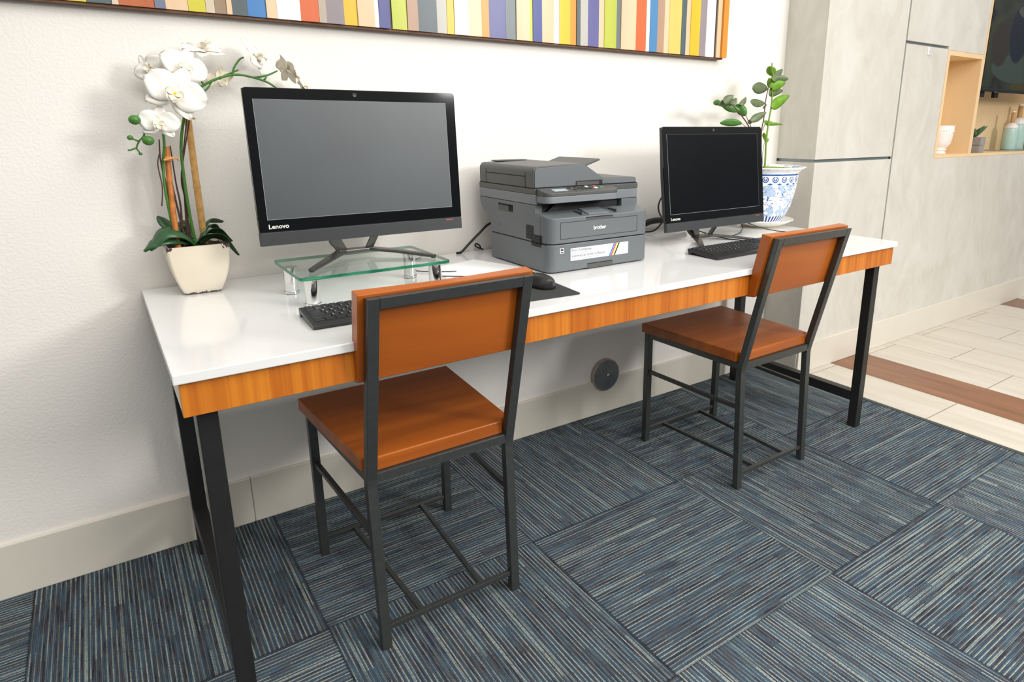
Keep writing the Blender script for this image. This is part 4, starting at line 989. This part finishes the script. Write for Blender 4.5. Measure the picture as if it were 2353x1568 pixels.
# ------------------------------------------------------------------ built in shelf niche, tv, objects
t = thing('built_in_shelf', 'maple wood shelf unit set into the plaster wall around the television', 'shelf', (4.5, -.1, 1.04))
S = Matrix.Translation((-4.5, .1, -1.04))
yF, yB = -DC-.001, .0
MB().box(3.794, 5.70, yF, yB, 1.0405, 1.058, S).build('shelf_board', M_MAPLE, t)
MB().box(3.794, 3.818, yF, yB, 1.058, 1.611, S).build('side_panel', M_MAPLE, t)
MB().box(3.818, 4.197, yF, yB, 1.587, 1.611, S).build('top_board', M_MAPLE, t)
MB().box(4.197, 4.233, yF, yB, 1.058, 1.611, S).box(4.2145, 4.233, yF, yB, 1.6112, 2.8, S).build('divider', M_MAPLE, t)
MB().box(3.794, 5.70, .0, .012, 1.0405, 2.8, S).build('back_panel', M_MAPLE, t)
MB().box(5.66, 5.70, yF, -.0005, 1.058, 2.8, S).build('side_panel', M_MAPLE, t)
t = thing('television', 'flat television with a dark picture mounted in the maple niche at right', 'television', (4.245, -.20, 1.413))
MB().box(0, 1.15, -.008, .030, 0, .68).build('tv_case', M_BLACK, t, bevel=.003)
MB().box(.008, 1.142, -.0088, -.007, .022, .672).build('screen', M_TV, t)
MB().box(.18, .225, -.0095, -.006, -.004, .008).build('ir_sensor', M_CASE, t)
MB().box(0.02, 1.12, -.0084, -.006, .016, .0185).build('lower_trim', M_CASE, t)
for x in (.085, .27): MB().box(x-.03, x+.02, .010, .03, -.030, 0.001).build('mounting_foot', M_DARK, t, bevel=.003)
MB().box(.3, .9, .030, .199, .2, .5).build('wall_bracket', M_DARK, t)
ZS = 1.0585
t = thing('white_bowl', 'small white footed bowl with raised leaf pattern in the left niche', 'bowl', (4.012, -.112, ZS))
MB().lathe([(.0, 0), (.054, 0), (.055, .006), (.051, .010), (.050, .018), (.057, .021), (.058, .026), (.050, .030), (.064, .042), (.074, .060), (.0785, .085), (.081, .12), (.083, .160), (.080, .160), (.075, .12), (.06, .05), (.0, .035)], 48).build('bowl_body', M_CERAM, t, smooth=True)
m = MB()
for i in range(60):
    a = i*2.39996; zz_ = .118+.036*((i*0.618) % 1.0)
    if zz_ < .130 and i % 2: zz_ += .012
    m.ball((.0805*math.cos(a), .0805*math.sin(a), zz_), .0042, .0042, .0048, 6)
m.build('leaf_relief', M_CERAM, t, smooth=True)
t = thing('succulent_planter', 'small square grey planter with a green succulent on the niche shelf', 'planter', (4.395, -.150, ZS), R(8)).scale = (1.2, 1.2, 1.12)
t = bpy.data.objects['succulent_planter']
MB().box(-.042, .042, -.042, .042, 0, .040).box(-.0425, .0425, -.0425, .0425, .0415, .082).build('planter_box', M_GREYW, t, bevel=.001)
m = MB()
for i in range(14):
    a = i*2.4; l_ = .022+.012*(i % 3); e_ = R(35+(i*17) % 45)
    m.tube([(0, 0, .080), (l_*.6*math.cos(a), l_*.6*math.sin(a), .085+l_*.7), (l_*math.cos(a)*1.1, l_*math.sin(a)*1.1, .085+l_*math.sin(e_)*1.3)], .006, 6, rfun=lambda f: .002+.007*math.sin(PI*min(1, f*.9+.1)))
m.build('succulent_leaves', plain('succulent_green', (74, 106, 74), .5, var=.25, scale=60), t, smooth=True)
def bottle(loc, sc, label):
    t = thing('ceramic_bottle', label, 'bottle', loc); t.scale = (sc*.77, sc*.77, sc)
    MB().lathe([(.0, 0), (.054, 0), (.057, .004), (.057, .11), (.055, .135), (.054, .142)], 40).build('bottle_body', M_AQUA, t, smooth=True)
    MB().lathe([(.0545, .1425), (.050, .158), (.038, .172), (.024, .179), (.016, .182)], 40).build('shoulder', M_CERAM, t, smooth=True)
    MB().lathe([(.016, .1825), (.0185, .184), (.0165, .215), (.0165, .248), (.014, .249)], 24).build('neck_wrap', M_TWINE, t, smooth=True)
    MB().lathe([(.013, .2495), (.017, .250), (.018, .258), (.015, .259), (.012, .252)], 24).build('lip', M_CERAM, t, smooth=True)
    return t
o = MB().prism(rrect(4.83, 5.45, -.20, -.015, .02), ZS+.0003, ZS+.006).build('glass_tray', plain('smoky_tray_glass', (150, 150, 140), .08, coat=.5)); tag(o, 'thin shiny tray on the niche shelf under the aqua bottles', 'tray')
bottle((4.995, -.115, ZS+.0065), .96, 'short aqua ceramic bottle with twine neck, leftmost and smallest on the tray')
bottle((5.185, -.080, ZS+.0065), 1.15, 'tall aqua ceramic bottle with twine neck standing right behind the short bottle')
bottle((5.31, -.135, ZS+.0065), 1.0, 'aqua ceramic bottle at the right edge of the photo, rightmost on the tray')
t = thing('adhesive_hook', 'small clear adhesive hook on the plaster wall beside the niche', 'hook', (3.580, -DC-.0005, 1.59)).scale = (.75, .9, .8)
t = bpy.data.objects['adhesive_hook']
MB().prism(rrect(-.010, .010, -.022, .028, .009), -.003, 0, 'y').build('hook_base', M_WHITE, t)
MB().tube([(0, -.003, .006), (.001, -.014, -.012), (.006, -.020, -.020), (.014, -.022, -.010)], .0022, 8).build('hook_wire', M_CHROME, t, smooth=True)
